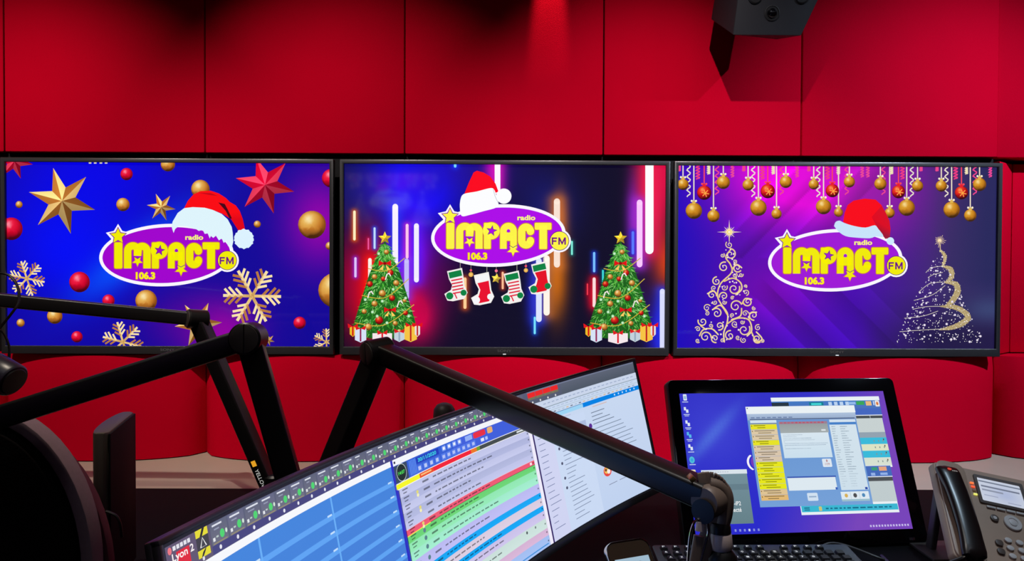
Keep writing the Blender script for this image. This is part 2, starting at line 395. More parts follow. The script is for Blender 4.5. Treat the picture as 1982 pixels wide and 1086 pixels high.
def snowflake(A, x, y, R, rot=0.0):
    for i in range(6):
        a = rot + i * PI / 3; ca, sa = math.cos(a), math.sin(a); c1 = (200, 150, 80) if i % 2 else (226, 186, 110); c2 = (250, 226, 170)
        A.stroke([(x, y), (x + R * ca, y + R * sa)], R * .1, c1, 'butt', up=1, col2=c2)
        for q, ln in ((.34, .34), (.54, .40), (.74, .32)):
            for sg in (-1, 1):
                b = a + sg * math.radians(48); px, py = x + q * R * ca, y + q * R * sa
                A.stroke([(px, py), (px + ln * R * math.cos(b), py + ln * R * math.sin(b))], R * .085, c2 if sg > 0 else (184, 120, 62), 'butt', up=0)

# --- picture of the left television
def picture_one(clip):
    A = Art(clip); x0, y0, x1, y1 = clip
    def bg(x, y):
        c = np.zeros(x.shape + (3,)) + np.array([14, 4, 150.])
        c = mixf(c, (4, 0, 225), G(x, y, 180, 330, 190, 160)); c = mixf(c, (0, 10, 245), G(x, y, 130, 480, 130, 130))
        d = (x - 250) * .62 + (y - 500) * .78; e = (x - 250) * .78 - (y - 500) * .62
        c = mixf(c, (0, 90, 255), 0.85 * np.exp(-(d / 38) ** 2 - (e / 150) ** 2)); c = mixf(c, (16, 4, 165), 0.6 * G(x, y, 60, 640, 180, 60))
        c = mixf(c, (150, 0, 170), 0.95 * G(x, y, 620, 430, 75, 95)); c = mixf(c, (165, 0, 165), G(x, y, 425, 640, 70, 60)); c = mixf(c, (95, 0, 150), .6 * G(x, y, 360, 620, 90, 60)); return c
    A.field(bg, x0, y0, x1, y1, 150, 86)
    GL, GD = (250, 206, 128), (176, 108, 42); RL, RD = (255, 62, 96), (200, 0, 44)
    A.star(120, 389, 66, 27, 6, math.radians(-105), GL, GD); A.star(312, 401, 28, 11, 6, math.radians(-112), GL, GD)
    A.star(513, 358, 58, 25, 6, math.radians(-47), RL, RD); A.star(28, 312, 36, 15, 6, math.radians(70), RL, RD)
    A.star(384, 628, 46, 19, 6, math.radians(-65), GL, GD); A.star(520, 658, 12, 5, 6, .3, GL, GD)
    for x, y, r, k in ((245, 337, 12, 'red'), (325, 318, 14, 'gold'), (238, 396, 13, 'gold'), (388, 366, 18, 'gold'), (37, 396, 7, 'gold'), (22, 443, 22, 'red'), (498, 434, 7, 'gold'), (604, 435, 27, 'gold'), (641, 345, 18, 'red'), (650, 562, 34, 'gold'), (638, 476, 8, 'gold'),
                       (154, 546, 20, 'red'), (210, 582, 12, 'red'), (283, 582, 21, 'gold'), (106, 612, 15, 'gold'), (40, 625, 8, 'gold'), (149, 652, 11, 'red'), (580, 625, 12, 'red')): A.ball(x, y, r, k, up=0)
    A.up()
    snowflake(A, 52, 539, 35, .2); snowflake(A, 488, 573, 56, .02); snowflake(A, 238, 662, 40, .25); snowflake(A, 632, 662, 26, .5)
    for x in (172, 182, 193, 203): A.rect(x, y0, x + 5, y0 + 4, (225, 215, 200), up=0)
    logo(A, 180, 360, hat1); return A

# --- picture of the middle television
def xmas_tree(A, cx, seed):
    rnd = random.Random(seed)
    A.fill([(cx, 466), (cx + 30, 530), (cx + 52, 600), (cx + 64, 640), (cx + 30, 655), (cx - 30, 655), (cx - 64, 640), (cx - 52, 600), (cx - 30, 530)], (28, 96, 26))
    for lay in range(10):
        A.up()
        for k in range(150):
            t = (lay + rnd.random()) / 10 if rnd.random() < .85 else rnd.random(); y = 472 + 176 * t; hw = 5 + 57 * t ** .95
            x = cx + rnd.uniform(-1, 1) * hw; out = (x - cx) / (hw + 1)
            a = PI / 2 + (-out * 1.0) + rnd.uniform(-.7, .7); l = rnd.uniform(6, 12)
            g = rnd.choice([(20, 84, 20), (36, 122, 30), (60, 150, 44), (96, 178, 70), (28, 104, 34), (130, 190, 110)])
            dx, dy = math.cos(a) * l, math.sin(a) * l * .8
            A.poly([(x - dy * .11, y + dx * .11), (x + dx, y + dy), (x + dy * .11, y - dx * .11)], [g, tuple(min(255, v * 1.35) for v in g), g])
    for q in ((-32, 520, 38, 500), (-44, 572, 46, 540), (-58, 625, 56, 590)):
        A.stroke(smooth([(cx + q[0], q[1]), (cx + (q[0] + q[2]) / 2, max(q[1], q[3]) + 4), (cx + q[2], q[3])], 8), 1.6, (206, 178, 60))
    S = 1.0
    for dx, y, r, k in ((3, 488, 5, 'gold'), (-20, 536, 5.5, 'gold'), (22, 548, 6, 'gold'), (-5, 568, 7, 'gold'), (-20, 588, 6, 'gold'), (38, 582, 4, 'gold'), (-40, 603, 5, 'gold'), (-32, 633, 7, 'gold'), (20, 626, 5, 'gold'), (28, 642, 5, 'gold'),
                        (11, 528, 6, 'dred'), (-29, 550, 6, 'dred'), (14, 577, 6, 'dred'), (-11, 620, 8, 'dred'), (40, 606, 5, 'dred'), (-3, 540, 5, 'dred')): A.ball(cx + dx, y, r, k, up=0)
    A.up()
    for dx, y in ((-12, 491), (10, 508), (16, 560), (-38, 580), (-5, 583), (-24, 604), (4, 625), (46, 612), (-15, 612), (40, 577)): A.disc(cx + dx, y, 3.2, (235, 255, 235), (120, 200, 120), 8, up=0)
    for dx, y, s_ in ((0, 510, 1.0), (10, 600, .95)):      # bows with bells
        for sg in (-1, 1):
            A.fill([(cx + dx, y), (cx + dx + sg * 12 * s_, y - 6 * s_), (cx + dx + sg * 12 * s_, y + 5 * s_)], (226, 16, 18)); A.fill([(cx + dx + sg * 2, y + 2), (cx + dx + sg * 11 * s_, y + 12 * s_), (cx + dx + sg * 4 * s_, y + 13 * s_)], (252, 206, 96))
        A.disc(cx + dx, y, 3, (150, 0, 10))
    for dx, y in ((-30, 570), (27, 588), (4, 535)): A.stroke([(cx + dx - 3, y + 6), (cx + dx, y - 4), (cx + dx + 4, y - 6), (cx + dx + 7, y - 1)], 2, (250, 235, 235))
    for x0, y0, x1, y1, c, rb in ((-68, 632, -56, 650, (236, 190, 40), (210, 20, 20)), (-58, 636, -36, 661, (214, 226, 246), (150, 40, 90)), (-24, 645, 14, 664, (246, 232, 236), (220, 12, 30)), (18, 642, 38, 660, (196, 210, 220), (150, 170, 190)), (38, 630, 62, 660, (246, 196, 66), (190, 30, 30)), (58, 630, 68, 650, (230, 226, 226), (200, 40, 40))):
        A.fill([(cx + x0, y0), (cx + x1, y0), (cx + x1, y1 - 3), (cx + (x0 + x1) / 2, y1 + 2), (cx + x0, y1 - 3)], c)
        m = (x0 + x1) / 2 + cx; A.rect(m - 1.6, y0, m + 1.6, y1, rb)
        for sg in (-1, 1): A.fill([(m, y0), (m + sg * 10, y0 - 6), (m + sg * 9, y0 + 3)], (226, 18, 26))
    A.star(cx, 461, 13, 6, 5, -PI / 2, (255, 226, 70), (240, 186, 30)); A.up()

def stocking(A, ox, oy, striped, cuff, toe, leg):
    T = lambda x, y: (820 + (x + ox) / 3.877, 320 + (y + oy) / 3.877); old = A.xf; A.xf = T
    A.stroke([(275, 790), (275, 720)], 3, (190, 190, 170))
    out = [(176, 795), (288, 770), (300, 840), (308, 905), (330, 955), (305, 1002), (220, 1020), (178, 1015), (156, 965), (205, 935), (214, 900), (190, 855)]
    A.fill(out, (244, 240, 238)); A.fill([(186, 805), (280, 784), (290, 828), (196, 850)], cuff)
    body = [(204, 855), (288, 836), (297, 905), (310, 955), (290, 990), (222, 1004), (190, 998), (216, 945), (226, 905)]
    if striped:
        for k in range(5):
            y = 858 + k * 24; A.stroke([(207 + k * 3, y + 8), (290 + k * 3, y - 8)], 10, (226, 30, 60), 'butt')
        A.stroke([(232, 960), (250, 1000)], 9, (226, 30, 60), 'butt')
    else: A.fill(body, leg)
    A.disc(196, 980, 27, toe); A.disc(300, 956, 23, toe); A.xf = old; A.up()

BARS = [(686, 410, 463, 5, (255, 236, 190), (240, 110, 20)), (725, 442, 480, 4, (190, 216, 255), (40, 90, 255)), (713, 462, 482, 2.5, (240, 90, 160), (200, 20, 80)), (688, 500, 535, 4.5, (225, 196, 255), (140, 40, 230)), (765, 400, 510, 11, (246, 240, 255), (40, 60, 255)), (788, 436, 498, 5.5, (255, 196, 236), (210, 40, 200)), (806, 437, 542, 9.5, (240, 236, 255), (90, 30, 255)),
        (716, 503, 560, 7, (255, 240, 230), (250, 30, 20)), (787, 505, 575, 9, (196, 186, 250), (130, 60, 240)), (963, 300, 370, 11, (255, 246, 255), (230, 20, 190)), (1078, 390, 512, 12, (250, 226, 210), (220, 120, 50)), (1058, 500, 605, 12, (255, 246, 232), (220, 120, 30)), (1043, 505, 618, 11, (220, 228, 255), (40, 60, 230)), (1035, 615, 645, 4, (120, 226, 255), (20, 90, 200)),
        (1150, 490, 525, 4.5, (120, 190, 255), (20, 60, 220)), (1150, 540, 592, 6, (255, 220, 220), (230, 10, 40)), (1137, 550, 570, 2.5, (250, 60, 80), (150, 0, 30)), (1257, 300, 484, 16, (255, 252, 255), (240, 30, 80)), (1238, 392, 512, 11, (250, 200, 255), (170, 50, 230)), (1225, 450, 490, 5, (90, 120, 255), (30, 40, 220)), (1282, 564, 672, 10, (216, 220, 255), (40, 60, 250)), (900, 540, 595, 6, (255, 206, 150), (220, 90, 30)), (973, 528, 558, 4, (255, 190, 150), (200, 60, 30)), (1167, 524, 545, 3.5, (60, 220, 220), (0, 90, 120)), (1107, 468, 492, 3.5, (130, 240, 220), (20, 110, 110)), (881, 319, 322, 5, (120, 210, 255), (20, 60, 255))]
def picture_two(clip):
    A = Art(clip); x0, y0, x1, y1 = clip
    def bg(x, y):
        c = np.zeros(x.shape + (3,)) + np.array([13, 9, 38.])
        c = mixf(c, (20, 22, 90), .8 * G(x, y, 690, 370, 100, 90)); c = mixf(c, (14, 10, 255), np.clip(1.25 * G(x, y, 815, 350, 100, 110), 0, 1)); c = mixf(c, (40, 14, 150), .6 * G(x, y, 900, 330, 130, 60)); c = mixf(c, (20, 24, 120), .75 * G(x, y, 1060, 400, 60, 70))
        c = mixf(c, (225, 0, 20), .8 * G(x, y, 700, 560, 45, 90)); c = mixf(c, (150, 0, 70), .6 * G(x, y, 690, 540, 45, 90)); c = mixf(c, (245, 12, 10), np.clip(1.2 * G(x, y, 722, 560, 26, 85), 0, 1)); c = mixf(c, (118, 0, 250), np.clip(1.3 * G(x, y, 800, 510, 44, 75), 0, 1)); c = mixf(c, (220, 0, 75), np.clip(1.3 * G(x, y, 806, 605, 40, 55), 0, 1))
        c = mixf(c, (90, 0, 60), .6 * G(x, y, 850, 540, 45, 80)); c = mixf(c, (200, 0, 190), .8 * G(x, y, 955, 330, 18, 40))
        c = mixf(c, (20, 30, 200), .85 * G(x, y, 1035, 580, 16, 60)); c = mixf(c, (196, 100, 12), .95 * G(x, y, 1078, 540, 22, 75)); c = mixf(c, (200, 100, 40), .7 * G(x, y, 1085, 420, 14, 50))
        c = mixf(c, (235, 20, 70), .97 * G(x, y, 1262, 380, 30, 100)); c = mixf(c, (226, 10, 70), .9 * G(x, y, 1285, 340, 40, 90)); c = mixf(c, (120, 30, 210), .8 * G(x, y, 1226, 420, 14, 70)); c = mixf(c, (222, 70, 22), .9 * G(x, y, 1290, 510, 26, 60)); c = mixf(c, (30, 20, 220), .9 * G(x, y, 1272, 640, 22, 60)); c = mixf(c, (200, 0, 40), .8 * G(x, y, 1146, 570, 12, 32)); c = mixf(c, (60, 20, 100), .6 * G(x, y, 1225, 590, 40, 60))
        for bx, a, b, wd, cc, gl in BARS:
            dy = np.maximum(0, np.maximum(a - y, y - b)); c = mixf(c, gl, .75 * np.exp(-((x - bx) / (wd * 1.5)) ** 2 - (dy / (wd * 1.3)) ** 2))
        return c
    A.field(bg, x0, y0, x1, y1, 230, 130); A.up()
    for bx, a, b, wd, cc, gl in BARS: A.stroke([(bx, a), (bx, b)], wd, cc, up=0)
    A.up()
    for k, (x, y) in enumerate(((911, 458), (995, 462), (1017, 514))): pass
    xmas_tree(A, 745, 3); xmas_tree(A, 1201, 3)
    gr = (8, 130, 66); stocking(A, 0, 0, True, gr, gr, None); stocking(A, 200, 30, False, (246, 246, 248), (246, 246, 250), (232, 14, 46)); stocking(A, 425, 20, True, gr, gr, None); stocking(A, 630, -50, False, gr, gr, (228, 16, 36))
    A.xf = lambda x, y: (820 + x / 3.877, 320 + y / 3.877)
    for x, y, r in ((355, 820, 18), (767, 788, 16)): A.stroke([(x, y - 70), (x, y)], 2, (200, 180, 150)); A.disc(x, y - 32, 9, (240, 80, 110)); A.disc(x, y, r, (255, 214, 120), (222, 160, 60), 16)
    A.stroke([(545, 760), (545, 830)], 2, (200, 180, 150)); A.disc(545, 792, 11, (250, 120, 150)); A.star(545, 850, 38, 20, 5, -1.4, (255, 226, 90), (250, 200, 60)); A.xf = None
    logo(A, 822.5, 322.2, hat2, (252, 244, 70), (172, 8, 232)); return A

# --- picture of the right television
def spiral(A, cx, cy, r, a0, d, turns=1.5, wd=2.2):
    n = 26; P = []; W = []
    for k in range(n + 1):
        t = k / n; rr_ = r * (1 - .88 * t); a = a0 + d * 2 * PI * turns * t; P.append((cx + rr_ * math.cos(a), cy + rr_ * math.sin(a))); W.append(wd * (1 - .55 * t))
    A.stroke(P, W, (236, 204, 140), up=0, col2=(246, 226, 206))
def picture_three(clip):
    A = Art(clip); x0, y0, x1, y1 = clip
    def bg(x, y):
        c = np.zeros(x.shape + (3,)) + np.array([64, 8, 170.])
        c = mixf(c, (20, 4, 190), np.clip((1420 - x) / 130, 0, 1)); c = mixf(c, (62, 46, 104), np.clip((x - 1650) / 190, 0, 1)); c = mixf(c, (40, 40, 92), np.clip((x - 1800) / 110, 0, 1) * np.clip((640 - y) / 100, 0.2, 1))
        c = mixf(c, (232, 0, 222), np.clip(1.5 * G(x, y, 1560, 330, 150, 105), 0, 1)); c = mixf(c, (150, 30, 160), .75 * G(x, y, 1690, 370, 90, 110)); c = mixf(c, (140, 0, 180), .6 * G(x, y, 1500, 560, 100, 70))
        u = x + y
        for a, s_, k in ((1830, 40, .16), (1905, 30, -.16), (1960, 34, .14), (2010, 40, -.14)):
            m = np.clip((u - a) / s_, 0, 1) * (u < a + s_) * (y < 500) * (x > 1400); c = c * (1 + k * m[..., None])
        q = x - y
        for a, k in ((830, .20), (880, -.14), (930, .16), (1010, -.12), (1070, .1)):
            m = np.clip((q - a) / 55, 0, 1) * (q < a + 55) * np.clip((u - 2010) / 60, 0, 1); c = c * (1 + k * m[..., None])
        c = mixf(c, (26, 20, 60), .75 * np.clip((y - 560) / 90, 0, 1) * np.clip((x - 1670) / 120, 0, 1)); c = mixf(c, (70, 96, 140), .5 * G(x, y, 1915, 600, 50, 26)); return c
    A.field(bg, x0, y0, x1, y1, 200, 114); A.up()
    SG = [(1322, 357, 11), (1400, 353, 13), (1448, 358, 11), (1521, 352, 12), (1575, 357, 10), (1644, 352, 11), (1704, 356, 12), (1776, 360, 11), (1822, 360, 11), (1896, 357, 13)]
    BG_ = [(1343, 408, 16), (1468, 402, 16), (1594, 400, 15), (1755, 402, 16), (1842, 406, 16)]; LG = [(1381, 418, 12), (1503, 414, 10), (1623, 411, 9), (1722, 412, 10), (1878, 417, 12)]
    RB = [(1363, 373, 14), (1486, 370, 14), (1611, 369, 13), (1739, 371, 13), (1861, 373, 13)]
    for i, (x, y, r) in enumerate(BG_):
        sg = -1 if i == 3 else 1
        for dx, ln, c, am in ((-10, 62, (238, 226, 206), 3.4), (8, 28, (240, 60, 130), 4), (29, 18, (240, 226, 180), 3), (45, 58, (240, 70, 140), 3.6), (75, 24, (236, 70, 150), 3), (-28, 12, (236, 70, 140), 3)):
            xx = x + sg * dx; A.stroke([(xx + am * math.sin(k * 1.25), y0 - 1 + ln * k / 24) for k in range(25)], 2.2, c, 'butt', up=0)
    A.up()
    for S in (SG, BG_, LG, RB):
        for x, y, r in S: A.rect(x - 1.1, y0, x + 1.1, y - r, (240, 224, 200) if S is not RB else (250, 70, 90), up=0)
    A.up()
    for x, y, r in SG + BG_ + LG: A.ball(x, y, r, 'dgold', up=0)
    for x, y, r in RB: A.ball(x, y, r, 'dred', up=0)
    A.up()
    for S in (SG, BG_, LG, RB):
        for x, y, r in S:
            c = (250, 240, 214) if S is not RB else (250, 70, 80)
            A.rect(x - 3, y - r - 3, x + 3, y - r + 3, (222, 180, 80) if S is not RB else (230, 30, 40), up=0)
            for sg in (-1, 1): A.disc(x + sg * 4, y - r - 3, 2.2, c, n=8, up=0)
    A.up()
    for x, y, r in RB:
        for k in range(3): a = k * PI / 3 + .2; A.stroke([(x + 2 - 7 * math.cos(a), y + 1 - 7 * math.sin(a)), (x + 2 + 7 * math.cos(a), y + 1 + 7 * math.sin(a))], 1.6, (255, 170, 70), up=1)
    # swirl tree
    A.xf = lambda x, y: (1330 + x / 4.177, 420 + y / 4.177); A.up()
    for path in ([(355, 260), (312, 325), (350, 385), (358, 450), (270, 540), (245, 635), (275, 705), (325, 780), (322, 860), (296, 935), (300, 1010)], [(300, 520), (370, 495), (430, 530), (440, 585), (395, 628)], [(322, 865), (400, 820), (495, 830), (522, 915), (485, 962)], [(440, 740), (430, 800), (360, 830)], [(245, 640), (215, 600), (165, 620)], [(325, 790), (270, 715), (205, 750)], [(100, 960), (130, 912), (200, 905), (250, 950)], [(110, 880), (150, 910)], [(365, 420), (400, 385), (440, 410)], [(445, 700), (470, 660), (520, 665)], [(500, 830), (510, 780), (560, 770)], [(520, 930), (560, 1005), (605, 985), (560, 930)]):
        A.stroke(smooth(path, 6), 11, (232, 196, 120), up=0, col2=(246, 220, 160))
    rnd = random.Random(5)
    for i, (x, y, r) in enumerate(((340, 225, 30), (350, 302, 46), (297, 405, 42), (378, 580, 48), (238, 520, 36), (300, 570, 26), (200, 630, 38), (295, 640, 36), (392, 722, 50), (240, 778, 42), (160, 735, 30), (405, 412, 36), (490, 685, 38), (537, 795, 40), (125, 845, 38), (85, 907, 22), (148, 970, 46), (225, 982, 34), (262, 880, 35), (460, 912, 50), (345, 960, 42), (385, 865, 28), (572, 895, 26), (565, 985, 36), (455, 995, 25), (85, 1000, 18), (285, 1000, 18), (385, 470, 20), (475, 610, 25), (215, 575, 22), (470, 780, 25), (285, 310, 18), (385, 360, 18), (435, 468, 18), (225, 690, 20), (160, 780, 20), (190, 880, 18), (445, 850, 18), (540, 740, 16), (300, 690, 18), (365, 655, 15), (365, 795, 18), (610, 1000, 14), (410, 975, 18), (470, 560, 14))):
        spiral(A, x, y, r, rnd.uniform(0, 6.28), 1 if i % 2 else -1, 1.4, 11 if r > 30 else 8)
    A.up()
    for k in range(46):
        y = rnd.uniform(260, 1010); hw = 20 + 250 * (y - 220) / 800; x = 340 + rnd.uniform(-1, 1) * hw * .85; A.disc(x, y, rnd.uniform(4, 8), (246, 226, 226), n=7, up=0)
    for k in range(16):
        a = k * PI / 8; R = 100 if k % 4 == 0 else (60 if k % 2 == 0 else 45); A.poly([(340 + 7 * math.sin(a), 122 - 7 * math.cos(a)), (340 + R * math.cos(a), 122 + R * math.sin(a)), (340 - 7 * math.sin(a), 122 + 7 * math.cos(a))], [(255, 236, 150), (250, 220, 200), (255, 236, 150)])
    A.disc(340, 122, 18, (255, 255, 236), (240, 206, 70), 14); A.stroke([(340, 130), (340, 190)], 6, (240, 220, 160))
    # sparkle tree
    A.xf = lambda x, y: (1700 + x / 4.346, 440 + y / 4.346); A.up()
    for path, wds in (([(520, 195), (555, 230), (558, 280), (540, 325)], (10, 26, 24, 8)), ([(535, 328), (605, 350), (615, 415), (575, 465)], (8, 40, 42, 14)), ([(560, 462), (650, 478), (664, 545), (620, 620), (560, 672)], (10, 44, 54, 46, 12)), ([(520, 665), (640, 672), (725, 715), (752, 765), (690, 815), (610, 845), (520, 860)], (8, 40, 44, 50, 48, 36, 8))):
        P = smooth(path, 7); Wd = [np.interp(i / (len(P) - 1), np.linspace(0, 1, len(wds)), wds) for i in range(len(P))]
        A.stroke(P, Wd, (176, 156, 112), up=1)
        for k in range(150):
            i = rnd.randrange(len(P)); r_ = Wd[i] / 2 + 4; A.disc(P[i][0] + rnd.uniform(-1, 1) * r_, P[i][1] + rnd.uniform(-1, 1) * r_ * .8, rnd.uniform(1.5, 3.5), rnd.choice([(236, 216, 160), (206, 180, 120), (250, 240, 210)]), n=5, up=0)
    for path in ([(540, 460), (430, 475), (340, 545)], [(560, 490), (450, 570), (300, 615)], [(520, 665), (400, 668), (290, 690)], [(500, 705), (380, 745), (220, 765)], [(560, 855), (400, 862), (180, 878)], [(560, 325), (450, 340), (400, 380)], [(540, 380), (470, 395), (420, 420)]): A.stroke(smooth(path, 6), 5, (200, 190, 180), up=0)
    A.up()
    for k in range(420):
        y = 210 + 760 * math.sqrt(rnd.random()); t = (y - 200) / 730; x = 510 + rnd.uniform(-1, 1) * (10 + 350 * min(1, t)) ; big = rnd.random() < .13
        A.disc(x, y, rnd.uniform(6, 11) if big else rnd.uniform(2, 4.5), (255, 252, 250), (250, 240, 245) if not big else (206, 190, 220), 7, up=0)
    for k in range(18):
        a = k * 2 * PI / 18; R = rnd.uniform(30, 62); A.stroke([(515, 112), (515 + R * math.cos(a), 112 + R * math.sin(a))], 3, (244, 214, 170), up=0)
    A.disc(515, 112, 16, (255, 244, 220), (244, 206, 150), 10); A.stroke([(515, 120), (522, 195)], 8, (206, 180, 140)); A.xf = None
    logo(A, 1474.3, 370, hat3, (240, 234, 0), (158, 24, 214)); return A

# ------------------------------------------------------------------ the room
ZC = 2.75; DZ = 0.755; CZ = 0.768
XJ = [-2.3, -2.084, -1.484, -0.884, -0.284, 0.316, 0.916, 1.516, 2.116, 2.3]
DARKRED = mat('dark_red_wall', (96, 6, 18), 0.85, spec=0.1, noise=0.1, scale=8)
CEIL = mat('dark_ceiling', (46, 44, 46), 0.9, spec=0.1, noise=0.1, scale=15)
CARPET = mat('dark_carpet', (38, 36, 40), 0.95, spec=0.05, noise=0.4, scale=180, bump=0.4)
def struct(name, c, d, m): return tag(MB().box(c, d).build(name, m, smooth=False), kind='structure')
wall_back = struct('wall_back', (0, 0.16, ZC / 2), (4.8, 0.12, ZC), BLACKBOARD)
struct('wall_left', (-2.36, -2.75, ZC / 2), (0.12, 5.7, ZC), DARKRED); struct('wall_right', (2.36, -2.75, ZC / 2), (0.12, 5.7, ZC), DARKRED)
struct('wall_front', (0, -5.66, ZC / 2), (4.8, 0.12, ZC), DARKRED); struct('floor', (0, -2.75, -0.05), (4.84, 5.94, 0.1), CARPET); struct('ceiling', (0, -2.75, ZC + 0.05), (4.84, 5.94, 0.1), CEIL)
ROOTM['wall_back'] = Matrix.Identity(4)
for a, b in zip(XJ[:-1], XJ[1:]):                      # upper fabric panels
    g = 0.0016; back = 0.0 if b < 1.6 else 0.008
    MB().box(((a + b) / 2, 0.05 + back / 2, (1.6615 + ZC) / 2), (b - a - 2 * g, 0.1 - back, ZC - 1.6615 - 0.002)).build('panel', RED, wall_back, bevel=0.004)
MB().box((0.0, 0.06, 1.36), (3.03, 0.08, 0.6)).build('recess_board', BLACKBOARD, wall_back, smooth=False)
for a, b in ((-2.3, -2.084), (-2.082, -1.518)): MB().box(((a + b) / 2, 0.05, 1.36), (b - a, 0.1, 0.598)).build('panel', RED, wall_back, bevel=0.004)
MB().prism([(1.519, -0.004), (1.60, 0.06), (1.62, 0.1), (1.519, 0.1)], 1.062, 1.650).build('panel', RED, wall_back, bevel=0.003)
MB().prism([(1.602, 0.06), (2.3, 0.06), (2.3, 0.1), (1.622, 0.1)], 1.062, 1.650).build('panel', RED, wall_back, bevel=0.003)
for a, b in zip(XJ[:-1], XJ[1:]):                      # lower panels bulge towards the desk
    nx, nz = 20, 8; z0, z1 = DZ + 0.003, 1.0585; g = 0.0016; vs_, fs_ = [], []
    for j in range(nz + 1):
        for i in range(nx + 1):
            u = i / nx; v = j / nz; x = a + g + (b - a - 2 * g) * u
            e = min(1, min(u, 1 - u) / 0.02); y = -(0.066 + 0.04 * (1 - v)) * (1 - (2 * u - 1) ** 2) ** 0.6 * min(1, (b - a) / 0.5) + 0.006 * (1 - e) ** 2
            if j == nz: y += 0.006
            vs_.append((x, y, z0 + (z1 - z0) * v - (0 if j < nz else 0)))
    n = len(vs_); vs_ += [(p[0], 0.1, p[2]) for p in vs_]; W_ = nx + 1
    for j in range(nz):
        for i in range(nx):
            q = (j * W_ + i, j * W_ + i + 1, (j + 1) * W_ + i + 1, (j + 1) * W_ + i); fs_ += [q, tuple(k + n for k in q[::-1])]
    for i in range(nx): fs_ += [(i, n + i, n + i + 1, i + 1), (nz * W_ + i, nz * W_ + i + 1, n + nz * W_ + i + 1, n + nz * W_ + i)]
    for j in range(nz): fs_ += [(j * W_, (j + 1) * W_, n + (j + 1) * W_, n + j * W_), (j * W_ + nx, n + j * W_ + nx, n + (j + 1) * W_ + nx, (j + 1) * W_ + nx)]
    MB().add(vs_, fs_).build('panel', RED, wall_back)

# ceiling spotlights
for i, (x, y, z, ax, az, wt, c, cone) in enumerate(SPOTS):
    where = ['above the left television', 'between the left and middle televisions', 'above the middle television', 'nearest the right wall'][i]
    t = thing('spotlight', 'black ceiling spotlight aimed at the red wall, ' + where, 'spotlight', (x, y, ZC), group='ceiling spotlights')
    d = (Vector((ax, 0, az)) - Vector((x, y, z))).normalized(); p = Vector((x, y, z))
    MB().lathe([(0.03, 0), (0.03, -0.02), (0.012, -0.025), (0.012, -0.06)], 16, Matrix.Translation((x, y, ZC))).build('mount', BLK, t)
    h = MB().lathe([(0.028, -0.10), (0.038, -0.09), (0.042, -0.005), (0.040, -0.005), (0.036, -0.03), (0.0, -0.04)], 20, frame_z(p, p + d)).build('housing', BLK, t)
    l = bpy.data.lights.new('spot_lamp', 'SPOT'); l.energy = wt; l.color = c; l.spot_size = math.radians(cone); l.spot_blend = 1.0; l.shadow_soft_size = 0.012
    lo = bpy.data.objects.new('spot_lamp', l); COL.objects.link(lo); lo.parent = t; lo.matrix_local = ROOTM[t.name].inverted() @ (Matrix.Translation(p) @ d.to_track_quat('-Z', 'Y').to_matrix().to_4x4())
t = thing('spotlight', 'small recessed pin spotlight close to the wall, grazing a red panel', 'spotlight', (PIN[0], PIN[1], ZC), group='ceiling spotlights')
p = Vector(PIN); d = (Vector((0.15, 0.0, 2.02)) - p).normalized()
MB().lathe([(0.034, 0), (0.034, -0.003), (0.022, -0.004), (0.022, 0.0)], 24, Matrix.Translation((PIN[0], PIN[1], ZC))).build('trim_ring', BLK, t)
l = bpy.data.lights.new('spot_lamp', 'SPOT'); l.energy = 120; l.color = (1.0, 0.78, 0.5); l.spot_size = math.radians(11); l.spot_blend = 0.8; l.shadow_soft_size = 0.01
lo = bpy.data.objects.new('spot_lamp', l); COL.objects.link(lo); lo.parent = t; lo.matrix_local = ROOTM[t.name].inverted() @ (Matrix.Translation(p) @ d.to_track_quat('-Z', 'Y').to_matrix().to_4x4())
for x, y, wt, c in DOWN:
    where = 'over the left end of the desk' if x < 0 else ('over the telephone end of the desk' if x > 1 else 'over the curved monitor')
    t = thing('downlight', 'round recessed ceiling downlight ' + where, 'ceiling light', (x, y, ZC), group='ceiling downlights')
    MB().lathe([(0.05, 0), (0.05, -0.004), (0.036, -0.005), (0.036, 0.0)], 24, Matrix.Translation((x, y, ZC))).build('trim_ring', BLK, t)
    l = bpy.data.lights.new('down_lamp', 'SPOT'); l.energy = wt; l.color = c; l.spot_size = math.radians(56); l.spot_blend = 0.9; l.shadow_soft_size = 0.03
    lo = bpy.data.objects.new('down_lamp', l); COL.objects.link(lo); lo.parent = t; lo.location = (0, 0, -0.012)
FILLP = mat('fill_diffuser', (240, 240, 240), 0.6, emit=(235, 240, 255), es=3.0)  # glowing panels added out of view as fill for the dark foreground
for x, y, lb in ((-0.9, -2.2, 'on the left side of the studio'), (1.1, -2.2, 'on the right side of the studio'), (0.1, -4.2, 'near the rear wall')):
    t = thing('added_fill_panel', 'flat white fill panel added on the ceiling behind the camera, ' + lb, 'ceiling light', (x, y, ZC), group='added fill panels')
    mb = MB(); ring_prism(mb, rrect(0.6, 0.3, 0.005, 1), rrect(0.57, 0.27, 0.004, 1), -0.03, 0.0, Matrix.Translation((x, y, ZC))); mb.build('frame', SILVER, t, smooth=False)
    MB().box((x, y, ZC - 0.015), (0.57, 0.27, 0.012)).build('diffuser', FILLP, t, smooth=False)

